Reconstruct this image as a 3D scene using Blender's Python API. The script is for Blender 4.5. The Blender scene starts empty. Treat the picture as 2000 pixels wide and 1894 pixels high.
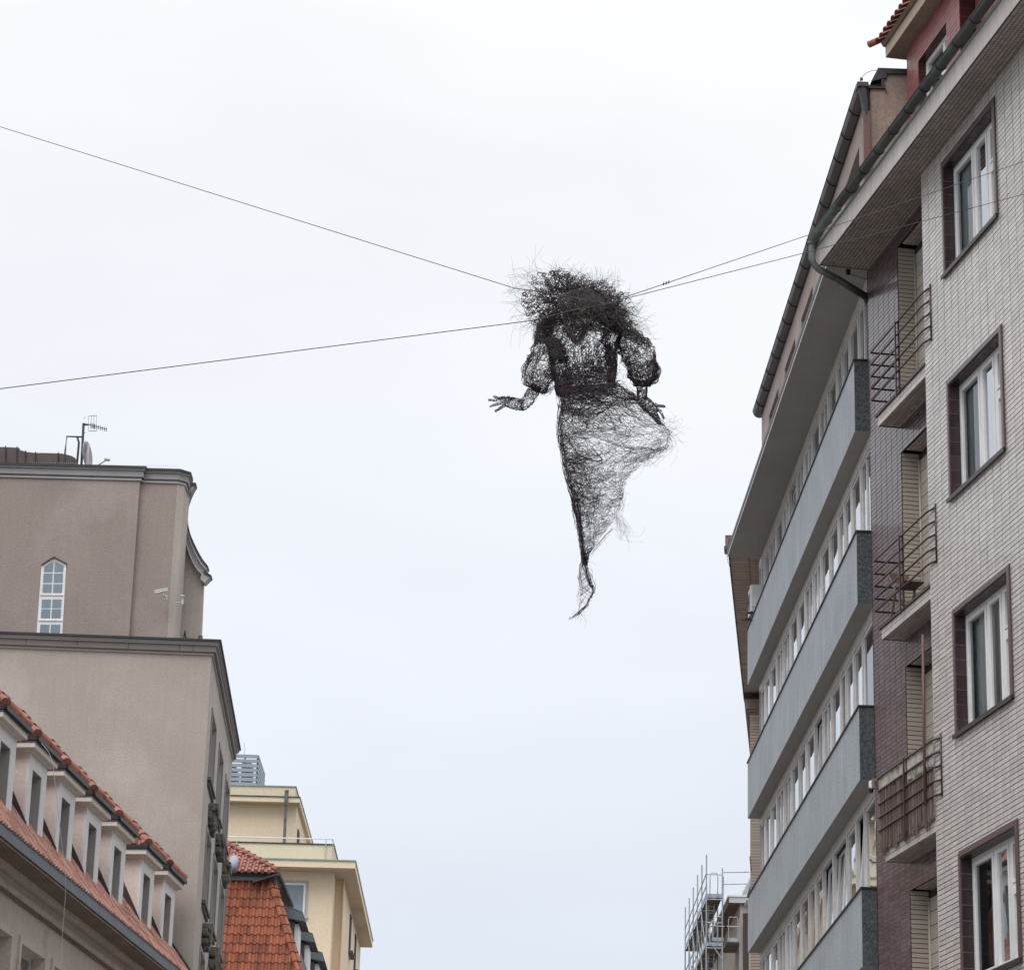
import bpy, math, random
import numpy as np
from mathutils import Vector, Matrix

R = math.radians
rnd = random.Random(7)
sc = bpy.context.scene
col = sc.collection

# ------------------------------------------------------------------ camera
F = 5600.0; TH = R(18.8); RO = R(1.52); CZ = 1.6
f0 = Vector((0, math.cos(TH), math.sin(TH)))
u0 = Vector((0, -math.sin(TH), math.cos(TH)))
r0 = Vector((1, 0, 0))
Rc = math.cos(RO) * r0 + math.sin(RO) * u0
Uc = -math.sin(RO) * r0 + math.cos(RO) * u0
cam_d = bpy.data.cameras.new('camera'); cam = bpy.data.objects.new('camera', cam_d); col.objects.link(cam)
m = Matrix((Rc, Uc, -f0)).transposed().to_4x4(); m.translation = Vector((0, 0, CZ))
cam.matrix_world = m
cam_d.sensor_fit = 'HORIZONTAL'; cam_d.sensor_width = 36; cam_d.lens = F / 2000 * 36
cam_d.clip_start = .5; cam_d.clip_end = 3000
sc.camera = cam

# ------------------------------------------------------------------ light
SUN_EL, SUN_AZ = 52, -160
W = bpy.data.worlds.new('World'); sc.world = W; W.use_nodes = True
nt = W.node_tree; nt.nodes.clear()
def N(t, **k):
    n = nt.nodes.new(t)
    for a, b in k.items(): setattr(n, a, b)
    return n
def lk(a, b): nt.links.new(a, b)
sky = N('ShaderNodeTexSky', sky_type='NISHITA', sun_disc=False, sun_elevation=R(SUN_EL), sun_rotation=R(SUN_AZ))
tc = N('ShaderNodeTexCoord'); sep = N('ShaderNodeSeparateXYZ'); lk(tc.outputs['Generated'], sep.inputs[0])
ramp = N('ShaderNodeValToRGB'); lk(sep.outputs['Z'], ramp.inputs[0])
cr = ramp.color_ramp; cr.elements[0].position = 0.0; cr.elements[0].color = (.69, .76, .87, 1)
cr.elements[1].position = 1.0; cr.elements[1].color = (2.3, 2.34, 2.42, 1)
for p, c in ((.13, (.72, .79, .90)), (.22, (.84, .885, .965)), (.36, (.935, .965, 1.02)), (.5, (1.0, 1.02, 1.05)), (.7, (1.45, 1.48, 1.55))):
    e = cr.elements.new(p); e.color = (*c, 1)
mp = N('ShaderNodeMapping'); mp.inputs['Scale'].default_value = (2.2, 2.2, 7.0); lk(tc.outputs['Generated'], mp.inputs[0])
nz = N('ShaderNodeTexNoise'); nz.inputs['Scale'].default_value = 1.6; nz.inputs['Detail'].default_value = 5; nz.inputs['Roughness'].default_value = .5
lk(mp.outputs[0], nz.inputs['Vector'])
mr = N('ShaderNodeMapRange'); mr.inputs[1].default_value = .3; mr.inputs[2].default_value = .7; mr.inputs[3].default_value = .93; mr.inputs[4].default_value = 1.045
lk(nz.outputs[0], mr.inputs[0])
vm = N('ShaderNodeVectorMath', operation='SCALE'); lk(ramp.outputs[0], vm.inputs[0]); lk(mr.outputs[0], vm.inputs['Scale'])
v2 = N('ShaderNodeVectorMath', operation='SCALE'); lk(vm.outputs[0], v2.inputs[0]); v2.inputs['Scale'].default_value = 10.0
mx = N('ShaderNodeMix', data_type='RGBA'); mx.inputs[0].default_value = .985
lk(sky.outputs[0], mx.inputs[6]); lk(v2.outputs[0], mx.inputs[7])
bg = N('ShaderNodeBackground'); bg.inputs[1].default_value = .1; lk(mx.outputs[2], bg.inputs[0])
wo = N('ShaderNodeOutputWorld'); lk(bg.outputs[0], wo.inputs[0])
sd = bpy.data.lights.new('sun', 'SUN'); sd.energy = 1.4; sd.angle = R(35); sd.color = (1, .97, .93)
sun = bpy.data.objects.new('sun', sd); col.objects.link(sun)
a, e = R(SUN_AZ), R(SUN_EL)
sun.rotation_euler = Vector((math.sin(a) * math.cos(e), math.cos(a) * math.cos(e), math.sin(e))).to_track_quat('Z', 'Y').to_euler()
sc.view_settings.view_transform = 'Standard'; sc.view_settings.look = 'None'
sc.view_settings.exposure = 0.0; sc.view_settings.gamma = 1; sc.view_settings.use_curve_mapping = False
sc.render.engine = 'CYCLES'
sc.cycles.max_bounces = 6; sc.cycles.transparent_max_bounces = 12

# ------------------------------------------------------------------ helpers
def at(px, py, Y):
    r = f0 + Rc * (px - 1000) / F - Uc * (py - 947) / F
    return Vector((0, 0, CZ)) + r * (Y / r.y)
def pix(p):
    v = Vector(p) - Vector((0, 0, CZ)); k = v.dot(f0)
    return 1000 + F * v.dot(Rc) / k, 947 - F * v.dot(Uc) / k

def material(name, c, rough=.8, var=.12, scale=2.0, fine=60.0, finev=.08, bump=.15, island=0.0, metal=0.0, streak=0.0, c2=None, c2s=3.0, c2t=.55, spec=.5, coat=0.0):
    M = bpy.data.materials.new(name); M.use_nodes = True
    t = M.node_tree; n = t.nodes; L = t.links; bs = n['Principled BSDF']
    def nn(ty): return n.new(ty)
    co = nn('ShaderNodeTexCoord').outputs['Object']
    def noise(s, d=4, vec=co, r=.55):
        q = nn('ShaderNodeTexNoise'); q.inputs['Scale'].default_value = s; q.inputs['Detail'].default_value = d; q.inputs['Roughness'].default_value = r
        L.new(vec, q.inputs['Vector']); return q.outputs[0]
    def mapr(o, lo, hi, a=.25, b=.75):
        q = nn('ShaderNodeMapRange'); q.inputs[1].default_value = a; q.inputs[2].default_value = b; q.inputs[3].default_value = lo; q.inputs[4].default_value = hi
        L.new(o, q.inputs[0]); return q.outputs[0]
    def mul(a, b):
        q = nn('ShaderNodeMath'); q.operation = 'MULTIPLY'; L.new(a, q.inputs[0]); L.new(b, q.inputs[1]); return q.outputs[0]
    f = mapr(noise(scale), 1 - var, 1 + var)
    if finev: f = mul(f, mapr(noise(fine, 2), 1 - finev, 1 + finev))
    if streak:
        mpn = nn('ShaderNodeMapping'); mpn.inputs['Scale'].default_value = (5, 5, .35); L.new(co, mpn.inputs[0])
        f = mul(f, mapr(noise(2.2, 4, mpn.outputs[0], .6), 1 - streak, 1 + streak * .6))
    if island:
        g = nn('ShaderNodeNewGeometry').outputs['Random Per Island']; oi = nn('ShaderNodeObjectInfo').outputs['Random']
        ad = nn('ShaderNodeMath'); ad.operation = 'ADD'; L.new(g, ad.inputs[0]); L.new(oi, ad.inputs[1])
        fr = nn('ShaderNodeMath'); fr.operation = 'FRACT'; L.new(ad.outputs[0], fr.inputs[0])
        f = mul(f, mapr(fr.outputs[0], 1 - island, 1 + island, 0, 1))
    base = nn('ShaderNodeRGB'); base.outputs[0].default_value = (*c, 1); bo = base.outputs[0]
    if c2:
        mm = nn('ShaderNodeMix'); mm.data_type = 'RGBA'; L.new(mapr(noise(c2s, 5, co, .65), 0, 1, c2t - .06, c2t + .1), mm.inputs[0])
        L.new(bo, mm.inputs[6]); mm.inputs[7].default_value = (*c2, 1); bo = mm.outputs[2]
    sv = nn('ShaderNodeVectorMath'); sv.operation = 'SCALE'; L.new(bo, sv.inputs[0]); L.new(f, sv.inputs['Scale'])
    L.new(sv.outputs[0], bs.inputs['Base Color'])
    bs.inputs['Roughness'].default_value = rough; bs.inputs['Metallic'].default_value = metal
    bs.inputs['Specular IOR Level'].default_value = spec; bs.inputs['Coat Weight'].default_value = coat
    if bump:
        bp = nn('ShaderNodeBump'); bp.inputs['Strength'].default_value = bump; bp.inputs['Distance'].default_value = .02
        L.new(noise(fine * .7, 4), bp.inputs['Height']); L.new(bp.outputs[0], bs.inputs['Normal'])
    return M

def glass_mat(name, tint, ior=1.9, add=0.0):
    M = bpy.data.materials.new(name); M.use_nodes = True
    t = M.node_tree; t.nodes.clear(); n = t.nodes; L = t.links
    o = n.new('ShaderNodeOutputMaterial'); mxs = n.new('ShaderNodeMixShader'); fr = n.new('ShaderNodeFresnel'); fr.inputs[0].default_value = ior
    tr = n.new('ShaderNodeBsdfTransparent'); tr.inputs[0].default_value = (*tint, 1)
    gl = n.new('ShaderNodeBsdfGlossy'); gl.inputs[0].default_value = (.93, .96, 1, 1); gl.inputs[1].default_value = .015
    co = n.new('ShaderNodeTexCoord'); nz = n.new('ShaderNodeTexNoise'); nz.inputs['Scale'].default_value = 1.3; L.new(co.outputs['Object'], nz.inputs[0])
    bp = n.new('ShaderNodeBump'); bp.inputs['Strength'].default_value = .04; bp.inputs['Distance'].default_value = .03; L.new(nz.outputs[0], bp.inputs['Height']); L.new(bp.outputs[0], gl.inputs['Normal'])
    ad = n.new('ShaderNodeMath'); ad.operation = 'ADD'; ad.use_clamp = True; ad.inputs[1].default_value = add; L.new(fr.outputs[0], ad.inputs[0])
    L.new(ad.outputs[0], mxs.inputs[0]); L.new(tr.outputs[0], mxs.inputs[1]); L.new(gl.outputs[0], mxs.inputs[2]); L.new(mxs.outputs[0], o.inputs[0])
    return M

M = {}
M['light_tile'] = material('glazed light tile', (.56, .52, .495), .34, .10, .45, 40, .05, .05, island=.10, streak=.18, coat=.2)
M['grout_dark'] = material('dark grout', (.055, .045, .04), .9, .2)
M['mauve_tile'] = material('glazed mauve clinker tile', (.100, .066, .073), .28, .12, 1.5, 40, .06, .05, island=.24, coat=.3)
M['red_tile'] = material('red clinker tile', (.30, .105, .10), .4, .1, 1.5, 40, .06, .05, island=.14)
M['red_jamb'] = material('dark red glazed tile', (.085, .022, .022), .3, .1, 2, 40, .06, .04, island=.2)
M['purple_glaze'] = material('purple brown glazed tile', (.045, .026, .030), .28, .2, 3, 40, .1, .04, island=.3)
M['purple_edge'] = material('purple bullnose tile', (.10, .062, .062), .3, .15, 3, 40, .06, .04, island=.15)
M['soffit_tile'] = material('soffit mosaic tile', (.40, .345, .315), .5, .14, 1.2, 40, .08, .05, island=.16)
M['fascia_tile'] = material('fascia strip tile', (.56, .51, .48), .4, .08, 1.0, 40, .06, .05, island=.08, streak=.08)
M['beige_tile'] = material('beige surround tile', (.43, .38, .325), .4, .08, 1.5, 30, .05, .05, island=.07)
M['rail'] = material('oxide red railing paint', (.050, .024, .025), .45, .25, 8, 60, .15, .1)
M['sill'] = material('dark brown metal sill', (.03, .022, .022), .4, .2, 4)
M['white_frame'] = material('white painted window frame', (.74, .735, .73), .45, .08, 3, 50, .05, .05, streak=.08)
M['grey_frame'] = material('weathered white window frame', (.62, .595, .58), .5, .12, 3, 30, .10, .06, streak=.12)
M['curtain'] = material('net curtain', (.60, .62, .61), .9, .08, 2, 80, .06, .1)
M['curtain_dark'] = material('dim curtain', (.40, .43, .43), .9, .15, 2, 80, .08, .1)
M['curtain_tan'] = material('cream curtain', (.42, .37, .29), .9, .1, 2, 80, .06, .1)
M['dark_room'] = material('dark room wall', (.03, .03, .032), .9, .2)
M['glass'] = glass_mat('window glass', (.80, .84, .85), 1.45)
M['glass_strong'] = glass_mat('double window glass', (.68, .72, .74), 3.2, .28)
M['zinc_dark'] = material('dark weathered zinc', (.050, .057, .055), .5, .25, 3, 60, .15, .1, metal=.2, c2=(.085, .115, .10), c2s=1.2, c2t=.6)
M['zinc_green'] = material('green copper patina', (.135, .17, .15), .6, .25, 5, 60, .15, .15, c2=(.07, .08, .072), c2s=3.5, c2t=.52)
M['zinc_black'] = material('dark brown gutter metal', (.047, .042, .049), .42, .2, 2.5, 60, .12, .08, metal=.2)
M['pipe_brown'] = material('brown painted pipe', (.15, .072, .062), .5, .2, 4, 60, .1, .1)
M['pipe_dark'] = material('dark brown downpipe', (.048, .035, .034), .5, .3, 4, 60, .15, .1)
M['band'] = material('grey roughcast render', (.365, .40, .43), .9, .12, .9, 26, .20, .5, streak=.26)
M['band_under'] = material('grey render underside', (.35, .335, .315), .92, .07, .8, 26, .12, .3)
M['granite'] = material('dark speckled terrazzo', (.062, .071, .078), .8, .12, 2, 34, .75, .5, streak=.12)
M['cap'] = material('dark metal coping', (.022, .02, .021), .5, .2, 3)
M['attic'] = material('weathered grey brown stucco', (.36, .30, .27), .95, .15, 1.2, 24, .20, .4, streak=.15)
M['gable'] = material('rough brown stucco', (.33, .25, .205), .95, .16, 1.1, 26, .25, .5, c2=(.42, .34, .29), c2s=2.3, c2t=.66, streak=.12)
M['white_edge'] = material('white painted edge', (.66, .67, .68), .6, .08, 2)
M['opening'] = material('dark louvre boards', (.055, .042, .038), .8, .25, 4, 30, .2, .2)
M['brown_tile'] = material('brown soffit tile', (.42, .34, .30), .7, .1, 1, 40, .08, .1, island=.1)
M['tan_brick'] = material('tan brick tile', (.42, .36, .31), .7, .08, 1, 40, .08, .1, island=.1)
M['brown_plain'] = material('brown cornice paint', (.27, .22, .20), .8, .12, 2)
M['soffit_brown'] = material('dark brown soffit boards', (.16, .10, .065), .85, .2, 2, 40, .15, .2)
M['galv'] = material('galvanised scaffold tube', (.34, .37, .40), .45, .2, 5, 60, .1, .05, metal=.6)
M['deck'] = material('scaffold deck boards', (.13, .105, .095), .8, .25, 3, 40, .2, .2, island=.3)
M['ac'] = material('cream enamel', (.60, .62, .61), .5, .06, 3)
M['tan_low'] = material('tan render', (.41, .358, .318), .95, .08, .3, 30, .14, .5, streak=.05, c2=(.47, .42, .385), c2s=.35, c2t=.55)
M['tan_up'] = material('brown grey render', (.30, .245, .22), .95, .08, .3, 30, .14, .5, streak=.05, c2=(.35, .29, .265), c2s=.35, c2t=.55)
M['cornice_grey'] = material('grey stone cornice', (.27, .262, .268), .8, .08, 1.5, 40, .08, .2)
M['cornice_brown'] = material('brown grey cornice stone', (.20, .17, .16), .8, .08, 1.5, 40, .08, .2)
M['cornice_light'] = material('light moulding', (.45, .435, .43), .8, .08, 1.5)
M['ornament'] = material('weathered carved stone', (.13, .115, .10), .9, .3, 12, 60, .2, .6)
M['roof_metal'] = material('brown roofing sheet', (.085, .06, .058), .6, .15, 2, 50, .12, .1)
M['steel_dark'] = material('dark steel', (.045, .045, .06), .5, .2, 6)
M['alu'] = material('pale aluminium', (.45, .47, .49), .4, .1, 6, metal=.4)
M['dish'] = material('satellite dish enamel', (.36, .31, .34), .5, .1, 3)
M['camera_white'] = material('white camera housing', (.68, .70, .70), .35, .05, 4)
M['black_plastic'] = material('black plastic', (.012, .012, .014), .25, .1, 4)
M['pink'] = material('pale pink render', (.74, .63, .575), .95, .05, .6, 18, .09, .4, streak=.04)
M['dormer_white'] = material('light grey paint', (.72, .71, .70), .85, .05, 1, 18, .07, .3, streak=.05)
M['jamb_grey'] = material('grey jamb paint', (.31, .30, .285), .85, .08, 1)
M['cream_cornice'] = material('cream cornice paint', (.70, .64, .58), .8, .06, 1)
M['clay'] = material('clay roof tile', (.30, .125, .092), .8, .18, 2.5, 30, .16, .3, island=.22, c2=(.19, .085, .068), c2s=4, c2t=.55)
M['clay_orange'] = material('orange clay roof tile', (.29, .088, .045), .75, .2, 1.2, 30, .18, .3, island=.30, c2=(.15, .05, .035), c2s=2.2, c2t=.55)
M['clay_pink'] = material('faded clay tile', (.40, .205, .16), .8, .14, 2.0, 50, .12, .3, island=.34)
M['zinc_blue'] = material('blue grey zinc fascia', (.135, .150, .170), .5, .1, 1.5, 50, .08, .05, metal=.3)
M['old_wall'] = material('weathered cream plaster', (.56, .49, .43), .95, .1, .7, 18, .14, .4, c2=(.40, .35, .31), c2s=1.2, c2t=.62, streak=.12)
M['eave_dark'] = material('dark brown eave plaster', (.20, .15, .115), .95, .25, 1.2, 55, .15, .4)  # dark brown eave tone, mottled at random
M['yellow'] = material('cream yellow render', (.78, .64, .465), .95, .04, .5, 9, .07, .3, streak=.02)
M['yellow_pale'] = material('pale yellow render', (.68, .59, .43), .95, .05, .5, 9, .07, .3, streak=.03)
M['yellow_soffit'] = material('beige soffit render', (.52, .42, .33), .95, .06, .5, 9, .07, .3)
M['zinc_pale'] = material('pale green zinc', (.27, .34, .32), .6, .12, 2)
M['louvre'] = material('blue grey louvre paint', (.27, .31, .36), .5, .06, 2)
M['pane_blue'] = material('blue grey window pane', (.20, .25, .29), .12, .15, 1.2, 30, .0, 0)
M['dark_clad'] = material('dark dormer cladding', (.06, .052, .056), .6, .15, 2)
M['wire'] = material('dark annealed wire', (.036, .019, .027), .5, .35, 20, 60, 0, 0)
M['wire_brown'] = material('grey brown dry fibre', (.075, .058, .052), .7, .3, 20, 60, 0, 0)
M['fibre_pale'] = material('pale dry fibre', (.17, .145, .135), .8, .3, 20, 60, 0, 0)
M['cable'] = material('steel support cable', (.06, .055, .055), .5, .1, 5, 60, 0, 0)
M['wood'] = material('weathered chair wood', (.20, .12, .085), .7, .2, 8)
M['reed'] = material('rotten reed screen', (.115, .074, .063), .95, .3, 3, 60, .3, .4, island=.55)
M['cloth'] = material('stained canvas strip', (.44, .42, .38), .95, .25, 3, 30, .22, .4, c2=(.24, .21, .14), c2s=5, c2t=.56)
M['asphalt'] = material('asphalt', (.09, .09, .09), .9, .15, .5, 30, .15, .3)
M['paving'] = material('pale street paving', (.36, .345, .33), .9, .12, .8, 20, .1, .3)
M['earth'] = material('far ground', (.16, .16, .145), .95, .2, .05)

class MB:
    def __init__(s): s.v = []; s.f = []
    def face(s, pts):
        i = len(s.v); s.v += [tuple(p) for p in pts]; s.f.append(tuple(range(i, i + len(pts)))); return s
    def box(s, x0, x1, y0, y1, z0, z1):
        if x0 > x1: x0, x1 = x1, x0
        if y0 > y1: y0, y1 = y1, y0
        if z0 > z1: z0, z1 = z1, z0
        i = len(s.v)
        s.v += [(x0, y0, z0), (x1, y0, z0), (x1, y1, z0), (x0, y1, z0), (x0, y0, z1), (x1, y0, z1), (x1, y1, z1), (x0, y1, z1)]
        s.f += [(i, i + 3, i + 2, i + 1), (i + 4, i + 5, i + 6, i + 7), (i, i + 1, i + 5, i + 4), (i + 1, i + 2, i + 6, i + 5), (i + 2, i + 3, i + 7, i + 6), (i + 3, i, i + 4, i + 7)]
        return s
    def prism(s, prof, ext):
        """prof: list of points (3d, planar), ext: vector"""
        i = len(s.v); n = len(prof); e = Vector(ext)
        s.v += [tuple(p) for p in prof] + [tuple(Vector(p) + e) for p in prof]
        s.f.append(tuple(range(i + n - 1, i - 1, -1))); s.f.append(tuple(range(i + n, i + 2 * n)))
        for k in range(n):
            j = (k + 1) % n; s.f.append((i + k, i + j, i + n + j, i + n + k))
        return s
    def tube(s, pts, r, n=8, r2=None, cap=True):
        pts = [Vector(p) for p in pts]; m = len(pts); i0 = len(s.v)
        up = Vector((0, 0, 1))
        for k, p in enumerate(pts):
            d = (pts[min(k + 1, m - 1)] - pts[max(k - 1, 0)]).normalized()
            u = up if abs(d.dot(up)) < .95 else Vector((1, 0, 0))
            a = d.cross(u).normalized(); b = d.cross(a).normalized()
            rr = r if r2 is None else r + (r2 - r) * k / (m - 1)
            for q in range(n):
                t = 2 * math.pi * q / n; s.v.append(tuple(p + a * rr * math.cos(t) + b * rr * math.sin(t)))
        for k in range(m - 1):
            for q in range(n):
                j = (q + 1) % n; s.f.append((i0 + k * n + q, i0 + k * n + j, i0 + (k + 1) * n + j, i0 + (k + 1) * n + q))
        if cap:
            s.f.append(tuple(i0 + q for q in range(n - 1, -1, -1))); s.f.append(tuple(i0 + (m - 1) * n + q for q in range(n)))
        return s
    def mesh(s, name, mat, smooth=False):
        me = bpy.data.meshes.new(name); me.from_pydata(s.v, [], s.f); me.validate()
        me.materials.append(M[mat] if isinstance(mat, str) else mat)
        if smooth: me.polygons.foreach_set('use_smooth', [True] * len(me.polygons))
        me.update(); return me
    def build(s, name, mat, parent=None, smooth=False, world=False, kind=None, bevel=0):
        if world and parent is not None:
            inv = parent.matrix_basis.inverted()
            if parent.parent: inv = inv @ parent.parent.matrix_basis.inverted()
            s.v = [tuple(inv @ Vector(p)) for p in s.v]
        o = bpy.data.objects.new(name, s.mesh(name, mat, smooth)); col.objects.link(o); o.parent = parent
        if kind: o['kind'] = kind
        if bevel:
            b = o.modifiers.new('bevel', 'BEVEL'); b.width = bevel; b.segments = 2; b.limit_method = 'ANGLE'
        return o

def root(name, loc, phi=0, label=None, cat=None, group=None):
    o = bpy.data.objects.new(name, None); col.objects.link(o); o.location = loc; o.rotation_euler = (0, 0, phi)
    o.matrix_basis = Matrix.Translation(Vector(loc)) @ Matrix.Rotation(phi, 4, 'Z')
    o.empty_display_size = .3
    if label: o['label'] = label
    if cat: o['category'] = cat
    if group: o['group'] = group
    return o
def tag(o, label, cat, group=None):
    o['label'] = label; o['category'] = cat
    if group: o['group'] = group
    return o

def strips(x0, x1, z0, z1, ops):
    """rectangles covering x0..x1,z0..z1 minus openings (a,b,c,d)=(xa,xb,za,zb)"""
    xs = sorted({x0, x1, *[min(max(v, x0), x1) for o in ops for v in o[:2]]})
    out = []
    for a, b in zip(xs, xs[1:]):
        if b - a < 1e-5: continue
        mid = (a + b) / 2; cuts = sorted([(max(o[2], z0), min(o[3], z1)) for o in ops if o[0] < mid < o[1] and o[3] > z0 and o[2] < z1])
        z = z0
        for c, d in cuts:
            if c > z + 1e-5: out.append((a, b, z, c))
            z = max(z, d)
        if z < z1 - 1e-5: out.append((a, b, z, z1))
    return out

def wall(x0, x1, y0, y1, z0, z1, ops):
    mb = MB()
    for a, b, c, d in strips(x0, x1, z0, z1, ops): mb.box(a, b, y0, y1, c, d)
    return mb

def dist_vis(root_, p):
    w = root_.matrix_basis @ Vector(p); x, y = pix(w)
    return (w - Vector((0, 0, CZ))).length, (0 < x < 2000 and 0 < y < 1894)

def tile_field(par, name, mat, x0, x1, z0, z1, pw, ph, gap, ops, y, t, nmax=300, stuff_name=None, gz=None, jit=.0015, stag=0, vis=None):
    gz = gap if gz is None else gz
    full, rest = [], []
    nz_ = int(math.ceil((z1 - z0) / ph)); nx_ = int(math.ceil((x1 - x0) / pw)) + 1
    for j in range(nz_):
        za, zb = z1 - (j + 1) * ph, z1 - j * ph - gz
        if za < z0 - 1e-6: za = z0
        for i in range(nx_):
            xa = x0 + i * pw + (stag * pw if j % 2 else 0) - (pw if stag else 0); xb = min(xa + pw - gap, x1); xa = max(xa, x0)
            if xb - xa < .01 or zb - za < .01: continue
            rs = strips(xa, xb, za, zb, [o for o in ops if o[0] < xb and o[1] > xa and o[2] < zb and o[3] > za])
            for r in rs:
                if r[1] - r[0] < .008 or r[3] - r[2] < .008: continue
                if abs(r[1] - r[0] - (pw - gap)) < 1e-4 and abs(r[3] - r[2] - (ph - gz)) < 1e-4: full.append(r)
                else: rest.append(r)
    sc_ = []
    for r in full:
        d, v = dist_vis(par, ((r[0] + r[1]) / 2, y, (r[2] + r[3]) / 2))
        if vis and not vis(r): v = False
        sc_.append((0 if v else 1, d, r))
    sc_.sort()
    ind = [q[2] for q in sc_[:nmax] if q[0] == 0]; rest += [q[2] for q in sc_ if q[2] not in set(ind)]
    w, h = pw - gap, ph - gz
    me = MB().box(-w / 2, w / 2, 0, t, -h / 2, h / 2).mesh(name, mat)
    for r in ind:
        o = bpy.data.objects.new(name, me); col.objects.link(o); o.parent = par
        o.location = ((r[0] + r[1]) / 2, y + rnd.uniform(-jit, jit), (r[2] + r[3]) / 2)
    mb = MB()
    for r in rest:
        jj = rnd.uniform(-jit, jit); mb.box(r[0], r[1], y - .002, y + t + jj, r[2], r[3])
    if mb.v: mb.build(stuff_name or name + '_field', mat, par, kind='stuff')

def grid_under(par, name, mat, x0, x1, y0, y1, z, pw, ph, gap, t=.006):
    """small tiles on the underside of a slab at height z"""
    mb = MB(); nx_ = int((x1 - x0) / pw); ny_ = int((y1 - y0) / ph)
    for i in range(nx_):
        for j in range(ny_):
            mb.box(x0 + i * pw, x0 + (i + 1) * pw - gap, y0 + j * ph, y0 + (j + 1) * ph - gap, z - t - rnd.uniform(0, .0015), z + .002)
    return mb.build(name, mat, par, kind='stuff')

def curtain_mb(x0, x1, z0, z1, y, amp=.02, wl=.12):
    mb = MB(); n = max(6, int((x1 - x0) / wl * 6)); i0 = 0
    for k in range(n + 1):
        x = x0 + (x1 - x0) * k / n; yy = y + amp * math.sin(k / 6 * 2 * math.pi) + rnd.uniform(-.004, .004)
        mb.v += [(x, yy, z0), (x, yy, z1)]
    for k in range(n): mb.f.append((2 * k, 2 * k + 2, 2 * k + 3, 2 * k + 1))
    return mb

def frame_mb(x0, x1, y0, y1, z0, z1, w):
    return MB().box(x0, x0 + w, y0, y1, z0, z1).box(x1 - w, x1, y0, y1, z0, z1).box(x0 + w, x1 - w, y0, y1, z0, z0 + w).box(x0 + w, x1 - w, y0, y1, z1 - w, z1)

# ------------------------------------------------------------------ ground
o = MB().face([(-1500, -1500, -.02), (1500, -1500, -.02), (1500, 1500, -.02), (-1500, 1500, -.02)]).build('ground', 'earth'); o['kind'] = 'structure'
o = MB().box(-3.4, 3.4, -60, 260, -.015, .004).build('road', 'asphalt'); o['kind'] = 'structure'
o = MB().box(-8.5, -3.4, -60, 260, -.012, .13).build('pavement', 'paving'); o['kind'] = 'structure'
o = MB().box(3.4, 12, -60, 260, -.012, .13).build('pavement', 'paving'); o['kind'] = 'structure'
# ================================================================== TILED APARTMENT BUILDING (right, near)
T = root('apartment_building', (6.268, 38.5, 0), R(90 + 10.52), 'apartment building clad in light glazed tiles with purple window surrounds and rusty red balconies', 'building')
PH = 3.44
wtop = [19.87 - PH * k for k in range(6)]           # window heads
WH = 1.72
wops = [(-2.06, .09, z - WH, z) for z in wtop if z - WH > 0]
# further window column nearer the camera (outside the frame)
wops2 = [(-6.4, -4.3 - .02, z - WH, z) for z in wtop if z - WH > 0]
XN, XC, XE = -26.0, 1.06, 4.79                      # near end, corner of the bay, far end
ntop = [19.96, 16.51, 13.09, 9.69, 6.25, 2.8]
stop_ = [17.13, 13.70, 10.30, 6.87, 3.43]           # balcony slab tops
nops = [(1.10, 3.27, (stop_ + [0])[k], ntop[k]) for k in range(6)]
wall(XN, XC, -.34, -.004, 0, 20.19, wops + wops2).build('wall', 'grout_dark', T)
grM = material('clinker joint mortar', (.58, .48, .43), .9, .2, 2.0, 30, .2, .2)
t = grM.node_tree; n = t.nodes; L = t.links                      # pale joints low down, dark joints high up
co = n.new('ShaderNodeTexCoord'); sp = n.new('ShaderNodeSeparateXYZ'); L.new(co.outputs['Object'], sp.inputs[0])
nz_ = n.new('ShaderNodeTexNoise'); nz_.inputs['Scale'].default_value = .6; L.new(co.outputs['Object'], nz_.inputs[0])
ma = n.new('ShaderNodeMath'); ma.operation = 'MULTIPLY_ADD'; L.new(nz_.outputs[0], ma.inputs[0]); ma.inputs[1].default_value = 4; L.new(sp.outputs['Z'], ma.inputs[2])
mpr = n.new('ShaderNodeMapRange'); mpr.inputs[1].default_value = 16.5; mpr.inputs[2].default_value = 18.0; L.new(ma.outputs[0], mpr.inputs[0])
mm = n.new('ShaderNodeMix'); mm.data_type = 'RGBA'; L.new(mpr.outputs[0], mm.inputs[0]); bc = n['Principled BSDF'].inputs['Base Color']; L.new(bc.links[0].from_socket, mm.inputs[6]); mm.inputs[7].default_value = (.05, .03, .03, 1); L.new(mm.outputs[2], bc)
wall(XC, XE, -.62, -.344, 0, 20.19, nops).build('wall', grM, T)
MB().box(XN, XE - .02, -11, -1.4, 0, 20.0).box(XE - .25, XE - .003, -1.4, -.625, 0, 20.19).build('core_wall', 'gable', T)
lops = [(a - .09, b + .09, c - .03, d + .09) for a, b, c, d in wops + wops2]
tile_field(T, 'facade_tile', 'light_tile', -7.2, XC, 6.3, 20.188, .295, .0705, .018, lops, -.004, .012, gz=.0125, vis=lambda r: r[0] > -4.2)
tile_field(T, 'clinker_tile', 'mauve_tile', XC, XE, 6.3, 20.188, .2664, .0705, .015, [(a, b, c, d) for a, b, c, d in nops], -.344, .010, gz=.011)
# bay return tiles (corner of the light bay) : thin edge
MB().box(XC - .002, XC + .012, -.34, .004, 0, 20.186).build('corner_trim', 'light_tile', T)
MB().box(XE - .004, XE + .014, -.36, -.332, 0, 20.18).build('corner_trim', 'purple_glaze', T)

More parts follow.
